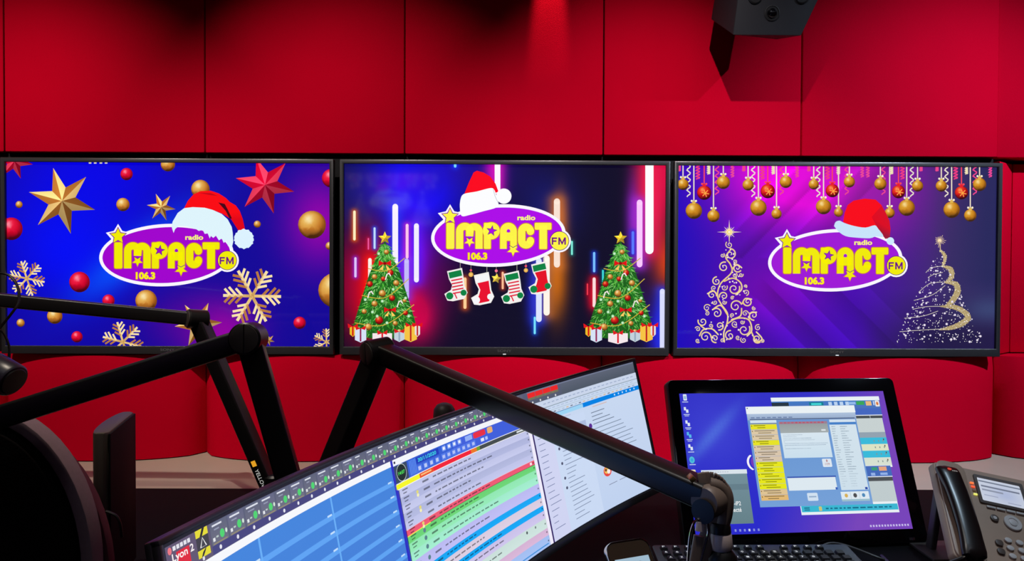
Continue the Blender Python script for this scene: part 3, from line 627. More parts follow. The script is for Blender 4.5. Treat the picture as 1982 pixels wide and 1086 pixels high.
# ------------------------------------------------------------------ televisions
TVY = -0.062; EPS = 2.0e-5
def tv_shell(t, M):
    """M: local x right, y up, z out of the screen; origin at the centre of the front plane"""
    W_, H_ = 0.97, 0.573
    mb = MB(); ring_prism(mb, [(-W_ / 2, -H_ / 2), (W_ / 2, -H_ / 2), (W_ / 2, H_ / 2), (-W_ / 2, H_ / 2)], [(-W_ / 2 + .012, -H_ / 2 + .023), (W_ / 2 - .012, -H_ / 2 + .023), (W_ / 2 - .012, H_ / 2 - .012), (-W_ / 2 + .012, H_ / 2 - .012)], -0.02, 0.004, M)
    f = mb.build('bezel', TVF, t, bevel=0.0018)
    mb = MB(); mb.box((0, 0, -0.03), (W_ - .01, H_ - .01, 0.02), M); mb.box((0, -0.03, -0.047), (0.6, 0.36, 0.03), M); mb.build('back_cover', BLK, t, bevel=0.003)
    A = Art(); A.text('SONY', -0.021, 0.0, 0.021, 0.0072, (78, 74, 74), 0.01)
    A.build('maker_logo', PRINT, f, lambda x, y, l: M @ Vector((x + 0.0, -H_ / 2 + 0.0165 - y + 0.0, 0.0046)))
    mb = MB(); mb.box((0.0, -H_ / 2 + 0.003, 0.005), (0.009, 0.0025, 0.002), M); mb.build('status_light', mat('status_light', (200, 200, 200), 0.4, emit=(220, 220, 220), es=0.5), f)
TVS = [(-0.968, picture_one, 'wall television on the left showing gold stars and snowflakes around the radio logo'),
       (0.020, picture_two, 'middle wall television showing two Christmas trees and hanging stockings'),
       (1.003, picture_three, 'wall television on the right showing hanging baubles and golden tree drawings')]
pic3 = None
for x, fn, lb in TVS:
    M = Matrix(((1, 0, 0, x), (0, 0, -1, TVY), (0, 1, 0, 1.349), (0, 0, 0, 1)))
    t = thing('wall_television', lb, 'television', M, group='wall televisions'); tv_shell(t, M)
    sx0, sx1, sz0, sz1 = x - .474, x + .474, 1.349 - .265, 1.349 + .2755
    # the picture is drawn in photo pixels; its plane lies behind the bezel lip
    def topix(X, Z):
        d = Vector((X, TVY + 0.006, Z)) - CP; k = d.dot(CW); return 991 + F * d.dot(CR) / k, 543 - F * d.dot(CU) / k
    c0 = topix(sx0, sz1); c1 = topix(sx1, sz1); c2 = topix(sx1, sz0); c3 = topix(sx0, sz0)
    clip = (min(c0[0], c3[0]), min(c0[1], c1[1]), max(c1[0], c2[0]), max(c2[1], c3[1]))
    A = fn(clip)
    def place(px, py, l, x=x):
        p = on_y(px, py, TVY + 0.006); return Vector((min(max(p.x, sx0), sx1), TVY + 0.006 - l * EPS, min(max(p.z, sz0), sz1)))
    pc = A.build('screen_picture', TVART, t, place)
    if fn is picture_three: pic3 = pc
M = Matrix(((-1, 0, 0, -1.15), (0, 0, 1, -5.5), (0, 1, 0, 2.0), (0, 0, 0, 1)))
t = thing('wall_television', 'television on the rear wall behind the camera, mirrored faintly in the middle screen', 'television', M); tv_shell(t, M)
o = bpy.data.objects.new('screen_picture', pic3.data); COL.objects.link(o); o.parent = t

# ------------------------------------------------------------------ desk
t = thing('desk', 'pale beige laminate studio desk running along the red wall', 'desk', (0.0, -0.5, 0))
LSH = [(-1.7, 0.09), (-1.7, -1.09), (-0.38, -1.09), (-0.38, -1.85), (1.7, -1.85), (1.7, 0.09)]
MB().prism(LSH, DZ - 0.035, DZ).build('worktop', DESK, t, bevel=0.002)
for x, y, sx, sy in ((-1.62, -0.5, 0.03, 1.1), (1.62, -0.85, 0.03, 1.8), (-0.34, -1.6, 0.03, 0.4)): MB().box((x, y, (DZ - 0.035) / 2), (sx, sy, DZ - 0.035)).build('leg_panel', CONS, t, bevel=0.002)
c = MB().prism([(-1.69, -0.405), (-1.69, -1.085), (-0.375, -1.085), (-0.375, -1.845), (1.69, -1.845), (1.69, -0.405)], DZ, CZ).build('desk_mat', CONS, bevel=0.003)
tag(c, 'large matt black desk cover on the front of the pale desk', 'desk cover')

# ------------------------------------------------------------------ curved ultrawide monitor
UW, UH, UK = 1.20, 0.2779, 0.6483
UM = frame_of((-0.0351, -1.1964, 0.9714), 1.1215, 0.2234)
def usurf(u, v, off=0.0):
    th = (u - 0.5) * UW * UK; R_ = 1 / UK - off
    return UM @ Vector((R_ * math.sin(th), (0.5 - v) * UH, 1 / UK - R_ * math.cos(th)))
um = thing('curved_monitor', 'very wide curved monitor with broadcast playlist software, in the middle of the desk', 'monitor', UM)
def ushell(u0, u1, v0, v1, o0, o1, n=32):
    mb = MB(); vs_ = []; fs_ = []
    for i in range(n + 1):
        u = u0 + (u1 - u0) * i / n; vs_ += [usurf(u, v0, o1), usurf(u, v1, o1), usurf(u, v1, o0), usurf(u, v0, o0)]
    for i in range(n):
        for k in range(4): fs_.append((i * 4 + k, i * 4 + (k + 1) % 4, i * 4 + 4 + (k + 1) % 4, i * 4 + 4 + k))
    fs_ += [(0, 3, 2, 1), (n * 4, n * 4 + 1, n * 4 + 2, n * 4 + 3)]; return mb.add(vs_, fs_)
ushell(0.0, 1.0, 0.0, 1.0, -0.009, -0.001).build('housing', TVF, um, bevel=0.002)
ushell(0.12, 0.88, 0.14, 0.88, -0.045, -0.008).build('back_cover', BLK, um, bevel=0.006)
fr = ushell(0.0, 1.0, 0.0, 0.016, -0.004, 0.0025); fr2 = ushell(0.0, 1.0, 0.955, 1.0, -0.004, 0.0025); fr3 = ushell(0.0, 0.0042, 0.0, 1.0, -0.004, 0.0025, 2); fr4 = ushell(0.9958, 1.0, 0.0, 1.0, -0.004, 0.0025, 2)
for q, nm in ((fr, 'top_bezel'), (fr2, 'bottom_bezel'), (fr3, 'side_bezel'), (fr4, 'side_bezel')): q.build(nm, TVF, um, bevel=0.0008)
ush = UM @ Vector((0, 0, -0.05)); MB().beam(ush + Vector((0, 0, 0.03)) + (UM.to_3x3() @ Vector((0, 0, -0.012))), (ush.x - 0.02, ush.y + 0.01, CZ + 0.01), 0.07, 0.03, UM.to_3x3() @ Vector((1, 0, 0)), 0.008).build('stand_neck', BLK, um)
MB().prism(rrect(0.26, 0.16, 0.03), 0, 0.01, Matrix.Translation((ush.x - 0.02, ush.y + 0.01, CZ)) @ Matrix.Rotation(1.1215, 4, 'Z')).build('stand_base', BLK, um, bevel=0.002)
def picture_ultra():
    A = Art(); A.curved = True; rnd = random.Random(11)
    A.rect(.0042, .016, .9958, .955, (20, 20, 28), nx=40)
    X0, X1, Y0, Y1 = .008, .993, .026, .944
    A.rect(X0, Y0, X1, .112, (92, 96, 122), (84, 92, 112), nx=40)                    # channel strip
    A.rect(X0, .088, .70, .112, (66, 64, 124), nx=30)
    A.rect(X0, Y0, .060, .112, (96, 84, 112)); A.rect(.019, .050, .034, .100, (226, 30, 50))
    A.disc(.0125, .040, .0022, (240, 120, 130), n=10, ry=.0095); [A.rect(.016 + k * .0042, .033, .0192 + k * .0042, .044, (232, 232, 240), up=0) for k in range(5)]
    A.text('Lyon 2', .0140, .050, .0390, .076, (255, 246, 246), 0.02)
    A.rect(.0425, .026, .0575, .100, (60, 58, 66)); A.rect(.0425, .026, .0575, .046, (232, 222, 40)); A.rect(.0425, .080, .0575, .100, (232, 222, 40))
    A.poly([(.047, .046), (.050, .046), (.054, .026), (.051, .026)], (30, 28, 30)); A.poly([(.046, .100), (.049, .100), (.053, .080), (.050, .080)], (30, 28, 30))
    A.up(); A.stroke([(.0465, .074), (.050, .050), (.0535, .074), (.0465, .074)], .0012, (250, 250, 250)); A.disc(.048, .104, .0014, (230, 230, 240), n=8, ry=.006)
    tw = .0233; x = .060; i = 0
    while x < .685:
        A.rect(x + .0006, .028, x + tw - .0012, .088, (100, 104, 132) if i % 2 else (94, 100, 122), (110, 110, 128), up=0 if i else 1); i += 1; x += tw
    A.up(); x = .060; i = 0
    while x < .685:
        l = rnd.uniform(.008, .018); A.rect(x + .003, .033, x + .003 + l, .038, (226, 230, 240), up=0); A.rect(x + .005, .045, x + .004 + l * .6, .049, (150, 156, 180), up=0)
        A.rect(x + .0022, .068, x + .005, .078, (232, 236, 240), up=0); A.rect(x + .0065, .066, x + .0095, .071, (190, 206, 200), up=0)
        A.disc(x + .0145, .066, .0030, (76, 214, 110), n=10, ry=.0125, up=0); A.disc(x + .0200, .064, .0014, (216, 236, 220), n=8, ry=.007, up=0)
        A.rect(x + .002, .083, x + tw - .003, .0865, (150, 140, 110), up=0); A.disc(x + .010, .100, .0016, (236, 236, 246), n=8, ry=.0065, up=0); i += 1; x += tw
    A.up()
    for k in range(4):
        x = .701 + k * .0205; A.rect(x, .028, x + .0195, .064, (240, 40, 40), up=0); A.rect(x, .064, x + .0195, .078, (120, 116, 90), up=0)
        for j in range(4): A.rect(x + .003 + j * .004, .066, x + .005 + j * .004, .076, (190, 220, 110), up=0)
        A.disc(x + .010, .096, .0018, (240, 240, 240), n=8, ry=.007, up=0)
    A.rect(.79, .026, X1, .106, (96, 104, 122), (80, 90, 104), nx=8); A.rect(.70, .026, X1, .034, (116, 124, 150), nx=10)
    # left window with the blue cart wall
    A.rect(X0, .112, .364, .137, (250, 251, 255), nx=14); A.rect(X0, .137, .362, Y1, (60, 132, 222), (72, 120, 214), nx=14)
    A.up()
    for k in range(12):
        y = .200 + k * .0635
        if y > .93: break
        A.rect(X0, y, .362, y + .019, (92, 164, 246) if k < 7 else (140, 140, 226), nx=14, up=0); 
    A.up()
    for u in (.120, .240): A.rect(u - .0015, .137, u + .0012, Y1, (104, 176, 250))
    for k in range(11):
        for u in (.120, .240, .360): A.rect(u - .011, .196 + k * .0635, u - .003, .203 + k * .0635, (196, 226, 255), up=0)
    # playlist window
    wl, wr = .3655, .690
    A.rect(.361, .112, wl + .002, Y1, (34, 36, 196)); A.rect(wl, .112, wr, .140, (248, 250, 255), nx=10); A.rect(wl, .140, wr, .222, (40, 92, 214), (56, 96, 214), nx=10)
    A.rect(.5, .140, wr, .222, (62, 96, 222), nx=6); A.rect(.3675, .121, .371, .131, (40, 40, 70)); A.rect(wl, .142, .394, .222, (50, 70, 96))
    A.disc(.380, .180, .0105, (216, 226, 216), n=20, ry=.040); A.disc(.380, .180, .0098, (14, 36, 22), n=20, ry=.037); A.text('14:07', .373, .172, .387, .188, (80, 240, 90), 0.02)
    A.rect(.414, .146, .466, .176, (20, 56, 190)); A.text('30/11/2020', .418, .152, .460, .170, (60, 226, 236), 0.02)
    for k in range(5): A.rect(.398 + k * .0032, .146, .400 + k * .0032, .214, (90, 140, 240), up=0)
    A.up()
    for k in range(4): A.rect(.414 + k * .0135, .184, .425 + k * .0135, .214, (70, 116, 232), up=0); A.rect(.416 + k * .0135, .190, .422 + k * .0135, .208, (190, 206, 250), up=1)
    for k in range(4): A.rr(.474 + k * .0125, .146, .483 + k * .0125, .172, .003, (120, 156, 246), up=0); A.rect(.476 + k * .0125, .152, .481 + k * .0125, .166, (240, 244, 255), up=1)
    for k in range(7): A.rect(.470 + k * .012, .182, .4805 + k * .012, .214, (84, 124, 236), up=0); A.rect(.472 + k * .012, .190, .478 + k * .012, .206, (180, 196, 250), up=1)
    A.rect(.530, .146, .547, .172, (150, 180, 250)); A.rr(.550, .144, .580, .176, .006, (236, 44, 66)); A.rect(.558, .154, .572, .166, (255, 210, 216)); A.rr(.585, .144, .598, .178, .005, (236, 178, 110)); A.rect(.566, .188, .574, .206, (230, 236, 255)); A.rect(.577, .188, .583, .206, (180, 200, 255))
    A.rect(wl - .001, .219, wr, .2225, (246, 248, 255), nx=10)
    for a, b, c in ((wl - .002, .415, (250, 250, 0)), (.415, .447, (238, 76, 16)), (.447, .538, (246, 20, 44)), (.538, .552, (240, 120, 20)), (.552, .560, (110, 160, 30)), (.560, wr, (66, 74, 74))): A.rect(a, .2225, b, .244, c, nx=5, up=0)
    A.up(); A.rect(.418, .228, .442, .236, (255, 190, 120)); A.rect(.655, .228, .683, .238, (225, 230, 230)); A.rect(wl, .244, wr, .2475, (250, 250, 250), nx=10)
    rows = [(.2475, .284, (196, 200, 236)), (.284, .320, (176, 182, 222)), (.320, .356, (196, 200, 236)), (.356, .392, (178, 184, 222)), (.392, .430, (194, 198, 236)), (.430, .458, (240, 84, 112)), (.458, .490, (104, 212, 112)), (.490, .530, (146, 234, 180)), (.530, .572, (162, 238, 206)), (.572, .628, (190, 188, 244)), (.628, .660, (0, 166, 246)), (.660, .706, (220, 206, 226)), (.706, .738, (0, 166, 246)), (.738, .784, (206, 196, 236)), (.784, .842, (206, 228, 222)), (.842, .884, (218, 182, 216)), (.884, Y1, (166, 194, 246))]
    A.up()
    for a, b, c in rows: A.rect(wl + .002, a, wr - .006, b, c, tuple(min(255, q + 6) for q in c), nx=12, up=0)
    A.up(); A.rect(wl + .002, .4285, wr - .006, .4312, (250, 190, 205), nx=10); A.rect(wl + .002, .456, .42, .460, (250, 236, 60), nx=3); A.rect(.42, .456, wr - .006, .4585, (120, 60, 40), nx=10); A.rect(.45, .925, wr - .01, .932, (70, 150, 226), nx=6)
    A.up()
    for i, (a, b, c) in enumerate(rows):
        d = tuple(q * .58 for q in c); m = (a + b) / 2
        A.rect(wl + .008, m - .012, wl + .020, m - .006, d, up=0); A.rect(wl + .009, m + .003, wl + .017, m + .008, d, up=0)
        A.rect(.418, m - .005, .432, m + .004, d, up=0)
        xx = .442; end = .442 + rnd.uniform(.06, .13)
        while xx < end: l = rnd.uniform(.004, .013); A.rect(xx, m - .004, xx + l, m + .003, d, up=0); xx += l + .003
        A.rect(wr - .011, m - .005, wr - .008, m + .004, d, up=0)
    for m in (.302, .374, .448): A.disc(.404, m - .006, .0026, (232, 220, 110), n=8, ry=.008, up=0); A.disc(.404, m + .009, .0026, (250, 246, 180), n=8, ry=.008, up=0)
    for m in (.475, .51, .55, .6): A.disc(.404, m, .0032, (90, 130, 140), n=8, ry=.011, up=0)
    A.rect(.672, .436, .677, .451, (255, 236, 240)); A.disc(.632, .80, .0022, (70, 80, 80), n=7, ry=.009); A.disc(.655, .80, .002, (120, 130, 130), n=7, ry=.008, up=0)
    # mail window on the right
    A.rect(wr - .006, .236, .6925, Y1, (244, 240, 255)); A.rect(.6920, .236, .6955, Y1, (44, 20, 96)); A.rect(.6955, .106, X1, Y1, (206, 222, 246), (196, 214, 244), nx=12)
    A.rect(.6955, .106, X1, .150, (206, 218, 240), nx=12); A.rect(.6955, .150, X1, .154, (130, 150, 160), nx=12); A.rect(.6955, .178, X1, .181, (176, 196, 206), nx=12)
    for k in range(22): A.rect(.735 + k * .0115, .125, .742 + k * .0115, .131, (160, 176, 206), up=0); A.rect(.735 + k * .0115, .190, .741 + k * .0115, .197, rnd.choice([(150, 170, 200), (220, 190, 150), (110, 120, 140), (180, 200, 220)]), up=0); A.rect(.72 + k * .012, .163, .728 + k * .012, .168, (176, 192, 216), up=0)
    A.up(); A.rect(.6955, .205, .836, .232, (160, 216, 250), nx=6); A.rect(.836, .203, X1, .233, (0, 132, 232), nx=6); A.rect(.6955, .203, .836, .206, (60, 110, 170), nx=6)
    for k in range(6): A.disc(.925 + k * .011, .217, .0018, (200, 230, 255), n=8, ry=.007, up=0)
    A.rect(.7, .245, .80, .25, (186, 190, 226)); A.rect(.86, .245, .90, .252, (214, 190, 190)); A.rect(.6955, .26, .742, Y1, (212, 216, 246), nx=3); A.rect(.742, .26, .835, Y1, (206, 222, 248), nx=4); A.rect(.80, .315, .835, .36, (176, 192, 226))
    A.up()
    for k in range(17): A.rect(.703, .285 + k * .037, .703 + rnd.uniform(.012, .030), .289 + k * .037, (120, 130, 170), up=0)
    for k in range(22):
        y = .28 + k * .029; A.rect(.760, y, .760 + rnd.uniform(.018, .06), y + .0042, (126, 140, 168), up=0)
    for k in range(4): A.rect(.853, .284 + k * .026, .853 + rnd.uniform(.03, .07), .289 + k * .026, (110, 124, 146), up=0)
    for k in range(8): A.rect(.850, .395 + k * .030, .850 + rnd.uniform(.07, .12), .400 + k * .030, (130, 146, 168), up=0)
    for a, b in ((.862, .885), (.892, .915), (.922, .935)): A.rect(a, .79, b, .795, (140, 150, 176), up=0)
    A.up(); A.disc(.845, .369, .0045, (90, 40, 150), n=12, ry=.018)
    for y in (.431, .525, .619, .681): A.disc(.7525, y, .0028, (80, 84, 110), n=8, ry=.010, up=0)
    A.disc(.865, .700, .011, (236, 70, 60), n=14, ry=.036); A.disc(.8635, .694, .007, (250, 200, 90), n=12, ry=.022); A.disc(.868, .706, .0045, (250, 240, 235), n=10, ry=.016); A.disc(.861, .69, .003, (120, 50, 30), n=8, ry=.01)
    return A
picture_ultra().build('screen_picture', MONART, um, lambda u, v, l: usurf(u, v, 0.0002 + l * 2.0e-5))

# ------------------------------------------------------------------ touch monitor
TO = (0.6143, -0.7446, 0.9288); TYAW, TTILT, TWD, THT = 0.09226, 0.38983, 0.45, 0.28106
TM = frame_of(TO, TYAW, TTILT)
tm = thing('touch_monitor', 'glossy black touchscreen monitor tilted back on the right of the desk', 'monitor', TM)
bx0, bx1, by0, by1 = -.052, 1.066, -.108, 1.10
def tloc(u, v, z=0.0): return TM @ Vector(((u - .5) * TWD, (.5 - v) * THT, z))
cx_, cy_ = ((bx0 + bx1) / 2 - .5) * TWD, (.5 - (by0 + by1) / 2) * THT; fw_, fh_ = (bx1 - bx0) * TWD, (by1 - by0) * THT
Mf = TM @ Matrix.Translation((cx_, cy_, 0))
MB().prism(rrect(fw_, fh_, 0.012), -0.028, -0.003, Mf).build('housing', BLK, tm, bevel=0.003)
fg = MB().prism(rrect(fw_ - .003, fh_ - .003, 0.011), -0.003, 0.0, Mf).build('front_glass', GLOSS, tm, bevel=0.001)
MB().prism(rrect(0.2, 0.16, 0.02), -0.05, -0.028, Mf).build('back_cover', BLK, tm, bevel=0.004)
MB().box((0, 0, 0.0006), (0.012, 0.005, 0.001), TM @ Matrix.Translation(((.985 - .5) * TWD, (.5 - 1.068) * THT, 0))).build('badge', CHROME, fg)
bk = TM @ Vector((0, 0.0, -0.045)); ft = Vector((bk.x - 0.0, bk.y + 0.11, CZ + 0.006))
for sx in (-0.09, 0.09): MB().beam(bk + Vector((sx, 0, 0)), ft + Vector((sx, 0, 0)), 0.03, 0.014, (1, 0, 0), 0.004).build('stand_leg', BLK, tm)
MB().box((ft.x, ft.y - .02, CZ + 0.005), (0.26, 0.1, 0.01)).build('stand_foot', BLK, tm, bevel=0.002)
def picture_touch():
    A = Art(); rnd = random.Random(4)
    def bg(x, y):
        c = np.zeros(x.shape + (3,)) + np.array([44, 44, 206.]); c = mixf(c, (62, 60, 200), .5 * (1 - y)); c = mixf(c, (122, 70, 190), np.clip((x + (y - .5) * .35 - .45) / .45, 0, 1))
        d = (x - .17) * .80 + (y - .25) * .52; e = (x - .17) * .52 - (y - .25) * .80
        c = mixf(c, (96, 160, 235), .62 * np.exp(-(d / .032) ** 2 - ((e + .06) / .20) ** 2)); c = mixf(c, (80, 90, 226), .4 * G(x, y, .15, .3, .16, .25)); return c
    A.field(bg, 0, 0, 1, 1, 60, 40)
    WH = (236, 242, 250)
    for i, y in enumerate((.030, .123, .221, .306, .395, .484, .578)):
        c = (90, 190, 240) if i in (3, 5) else (226, 236, 246); c = (240, 226, 190) if i == 6 else c
        if i == 0: A.rr(.017, y - .025, .034, y + .022, .004, c); A.rect(.020, y - .012, .031, y + .012, (150, 190, 220))
        elif i == 5: A.disc(.0235, y, .012, (40, 150, 230), (90, 210, 220), 14, ry=.024)
        elif i == 6: A.rr(.012, y - .026, .034, y + .026, .006, c); A.disc(.023, y, .006, (210, 150, 60), n=8, ry=.014)
        else: A.rect(.014, y - .022, .024, y + .002, c); A.rect(.023, y - .004, .034, y + .020, c)
        A.rect(.010, y + .030, .038, y + .036, (200, 212, 240))
        if i in (1, 2, 3): A.rect(.014, y + .041, .034, y + .046, (190, 204, 236))
    # small dialog, lower left
    A.stroke(arc(.318, .51, .036, 120, 235, 10, ry=.058), .010, (250, 246, 255)); A.disc(.322, .51, .026, (120, 60, 190), ry=.046)
    A.rect(.059, .558, .271, .588, (222, 232, 240)); A.rect(.059, .588, .269, .930, (118, 146, 158), (104, 132, 140)); A.rect(.060, .66, .268, .70, (104, 130, 142)); A.rect(.064, .567, .069, .579, (40, 50, 70))
    for k in range(9): A.rect(.09 + k * .011, .571, .097 + k * .011, .576, (180, 190, 205), up=0)
    A.text('C-iP2', .176, .778, .222, .806, (246, 250, 250), 0.012); A.text('necté', .174, .822, .221, .850, (246, 250, 250), 0.012)
    # window behind, upper right, and the one below it
    A.rect(.437, .040, .972, .070, (238, 246, 250)); A.rect(.437, .070, .970, .130, (66, 124, 200), (78, 116, 190)); A.rect(.437, .078, .52, .12, (40, 56, 70)); A.rect(.62, .078, .69, .108, (20, 130, 150)); A.rect(.63, .086, .68, .100, (70, 220, 220))
    for k in range(4): A.rect(.715 + k * .028, .078, .732 + k * .028, .104, (190, 216, 246), up=0)
    A.rect(.815, .080, .85, .100, (150, 190, 240)); A.rect(.853, .076, .893, .104, (60, 170, 90)); A.rect(.900, .076, .928, .110, (236, 190, 130)); A.rect(.937, .076, .942, .108, (220, 230, 250)); A.rr(.946, .072, .968, .118, .006, (238, 236, 236)); A.disc(.957, .095, .006, (220, 120, 60), n=8, ry=.014)
    A.rect(.80, .130, .970, .182, (70, 106, 196)); A.rect(.80, .180, .970, .186, WH); A.rect(.80, .186, .969, .206, (74, 80, 84)); A.rect(.906, .186, .909, .206, (170, 180, 190))
    for a, b, c in ((.206, .310, (204, 214, 214)), (.310, .350, (150, 166, 180)), (.350, .398, (60, 190, 222)), (.398, .446, (226, 232, 200)), (.446, .496, (60, 190, 222)), (.496, .552, (220, 230, 214)), (.552, .566, (236, 242, 246))): A.rect(.80, a, .966, b, c, up=0)
    A.up()
    for y in (.375, .422, .471, .524):
        for k in range(3): A.rect(.90 + k * .022, y - .006, .905 + k * .022, y + .006, (130, 150, 150), up=0)
        A.rect(.948, y - .016, .953, y - .004, (90, 70, 50), up=0)
    A.rect(.80, .556, .956, .630, (70, 108, 190)); A.rect(.862, .566, .89, .588, (60, 160, 120)); A.rect(.898, .562, .935, .592, (236, 170, 130)); A.rect(.855, .605, .875, .625, (150, 180, 236)); A.rect(.90, .605, .935, .622, (150, 180, 236)); A.rect(.80, .630, .956, .636, WH); A.rect(.80, .636, .954, .664, (80, 84, 88)); A.rect(.80, .664, .954, .808, (196, 208, 210)); A.rect(.493, .808, .953, .885, (236, 244, 248)); A.rect(.497, .824, .951, .866, (60, 186, 214)); A.rect(.51, .834, .535, .842, (30, 110, 140)); A.rect(.51, .848, .535, .855, (30, 110, 140)); A.rr(.578, .830, .592, .860, .004, (210, 200, 120))
    xx = .61
    while xx < .92: l = rnd.uniform(.008, .03); A.rect(xx, .840, xx + l, .850, (24, 110, 140), up=0); xx += l + .008
    # main window
    A.rect(.308, .106, .840, .160, (240, 247, 250)); A.rect(.308, .160, .836, .824, (104, 150, 214), (120, 164, 220)); A.rect(.310, .160, .838, .208, (180, 200, 226), (150, 172, 206)); A.rect(.320, .198, .830, .206, (86, 104, 140)); A.rect(.313, .114, .318, .122, (40, 60, 90))
    for k in range(8): A.rect(.326 + k * .026, .185, .344 + k * .026, .193, (110, 130, 170), up=0)
    A.rect(.320, .208, .446, .236, (214, 232, 246)); A.rect(.320, .228, .446, .236, (120, 140, 170))
    cols = [(236, 232, 40), (226, 206, 170), (226, 206, 170), (236, 232, 40), (226, 206, 170), (222, 202, 176), (222, 202, 176), (236, 236, 30), (236, 236, 30), (236, 236, 30), (236, 236, 30), (236, 236, 30), (228, 200, 150), (232, 190, 120)]
    for k, c in enumerate(cols):
        y0 = .238 + k * .0388; A.rect(.318, y0, .444, y0 + .037, c); A.rect(.322, y0 + .008, .326, y0 + .016, (120, 90, 40)); A.rect(.334, y0 + .006, .334 + rnd.uniform(.05, .10), y0 + .012, tuple(q * .62 for q in c)); A.rect(.350, y0 + .022, .350 + rnd.uniform(.03, .07), y0 + .027, tuple(q * .55 for q in c))
    A.rect(.456, .222, .690, .306, (150, 158, 160), (168, 176, 178)); A.rect(.456, .222, .690, .240, (160, 130, 150))
    for k in range(12): A.rect(.462 + k * .018, .226, .474 + k * .018, .235, (206, 40, 70), up=0)
    A.rect(.655, .282, .676, .294, (226, 232, 236)); A.rect(.456, .306, .686, .487, (222, 236, 246), (206, 228, 242))
    for k, (a, b) in enumerate(((.465, .56), (.465, .53), (.465, .60), (.465, .615), (.465, .47), (.465, .675), (.465, .665), (.465, .47), (.465, .59))): A.rect(a, .318 + k * .0125, b, .322 + k * .0125, (110, 134, 160), up=0)
    A.rr(.632, .497, .676, .556, .006, (226, 236, 246)); 
    for x, y in ((.654, .512), (.646, .536), (.654, .536), (.662, .536)): A.disc(x, y, .0042, (170, 60, 40), n=8, ry=.010, up=0)
    A.rect(.453, .618, .684, .628, (60, 90, 180)); A.rect(.453, .628, .680, .716, (226, 238, 246)); A.rect(.672, .700, .682, .716, (60, 100, 190))
    A.rect(.702, .212, .830, .232, (214, 230, 244)); A.rect(.702, .232, .830, .250, (70, 130, 204)); A.rect(.698, .250, .828, .722, (216, 232, 242), (210, 228, 240))
    for k in range(26):
        y = .262 + k * .0172; A.rect(.706, y, .706 + rnd.uniform(.012, .03), y + .005, (110, 130, 150), up=0); A.rect(.748, y, .748 + rnd.uniform(.02, .045), y + .005, (110, 130, 150), up=0)
    A.rect(.812, .704, .824, .720, (50, 80, 170)); A.rr(.533, .735, .582, .790, .006, (214, 230, 246)); A.rect(.540, .757, .575, .766, (150, 176, 206))
    A.rect(.692, .733, .824, .786, (226, 238, 246)); A.rect(.692, .786, .824, .800, (160, 196, 210)); A.disc(.716, .760, .008, (220, 180, 90), n=10, ry=.014); A.disc(.758, .760, .009, (80, 80, 84), n=10, ry=.016); A.disc(.798, .760, .008, (80, 140, 190), n=10, ry=.014); A.rect(.736, .735, .738, .785, (190, 206, 220)); A.rect(.778, .735, .780, .785, (190, 206, 220))
    # task bar marks
    for k in range(6): A.rect(.176 + k * .021, .966, .184 + k * .021, .982, (214, 220, 246) if k == 3 else (140, 150, 226), up=0)
    for k in range(14): A.rect(.800 + k * .0135, .966, .807 + k * .0135, .980, (206, 196, 240), up=0)
    return A
picture_touch().build('screen_picture', TOUCHART, tm, lambda u, v, l: tloc(u, v, 0.0003 + l * 1.2e-5))

# ------------------------------------------------------------------ microphone arms
SEC = 0.035
def mic_arm(label, J, E_, B, roll, axis=None, jr=0.023):
    """J elbow, E_ end of the boom, B foot of the post on the desk"""
    J, E_, B = Vector(J), Vector(E_), Vector(B); B.z = CZ
    t = thing('microphone_stand', label, 'microphone stand', (B.x, B.y, CZ), group='microphone arms')
    pd = (J - B).normalized(); bd = (E_ - J).normalized(); ax = (Vector(axis) if axis else bd.cross(pd)).normalized()
    if ax.y > 0: ax = -ax
    MB().lathe([(0.0, 0), (0.05, 0), (0.05, 0.008), (0.046, 0.011), (0.027, 0.012), (0.027, 0.05), (0.022, 0.055), (0.0, 0.055)], 28, Matrix.Translation((B.x, B.y, CZ))).build('base', BLK, t)
    u = (ax * math.cos(roll) + pd.cross(ax) * math.sin(roll))
    post = MB().beam(B + pd * 0.03, J - pd * 0.012, SEC, SEC, u, 0.004).build('post', ARM, t)
    MB().beam(J + bd * 0.008 , E_, SEC * 0.92, SEC * 0.92, ax, 0.005).build('boom', ARM, t)
    Mj = frame_z(J - ax * 0.021, J + ax * 0.024)
    j = MB().lathe([(0.0, 0), (jr - .002, 0), (jr, 0.002), (jr, 0.043), (jr - .002, 0.045), (0.0, 0.045)], 32, Mj).build('elbow_joint', ARM, t)
    mb = MB()
    for s_ in (-1, 1):
        P = [(s_ * (0.0008 + 0) , y) for y in (-(jr - .003), jr - .003)]
        arcp = [((jr - .003) * math.sin(a) * s_, (jr - .003) * math.cos(a)) for a in [PI * k / 16 for k in range(17)]]
        arcp = [(x if abs(x) > .0008 else s_ * .0008, y) for x, y in arcp]
        mb.prism(arcp if s_ > 0 else arcp[::-1], 0.045, 0.0475, Mj)
    mb.build('joint_cap', CAPM, j, bevel=0.0006)
    return t, post, J, E_, pd, bd, ax, u

JA = at(383, 618, 1.78); EA = at(-150, 566, 1.76); BA = at(531, 974, 1.80)
ta, postA, J, E_, pd, bd, ax, u = mic_arm('thin black microphone arm farthest back, its boom crossing the left television', JA, EA, BA, 0.55, axis=(-0.75, -0.65, 0.1))
u = (u - pd * u.dot(pd)).normalized()
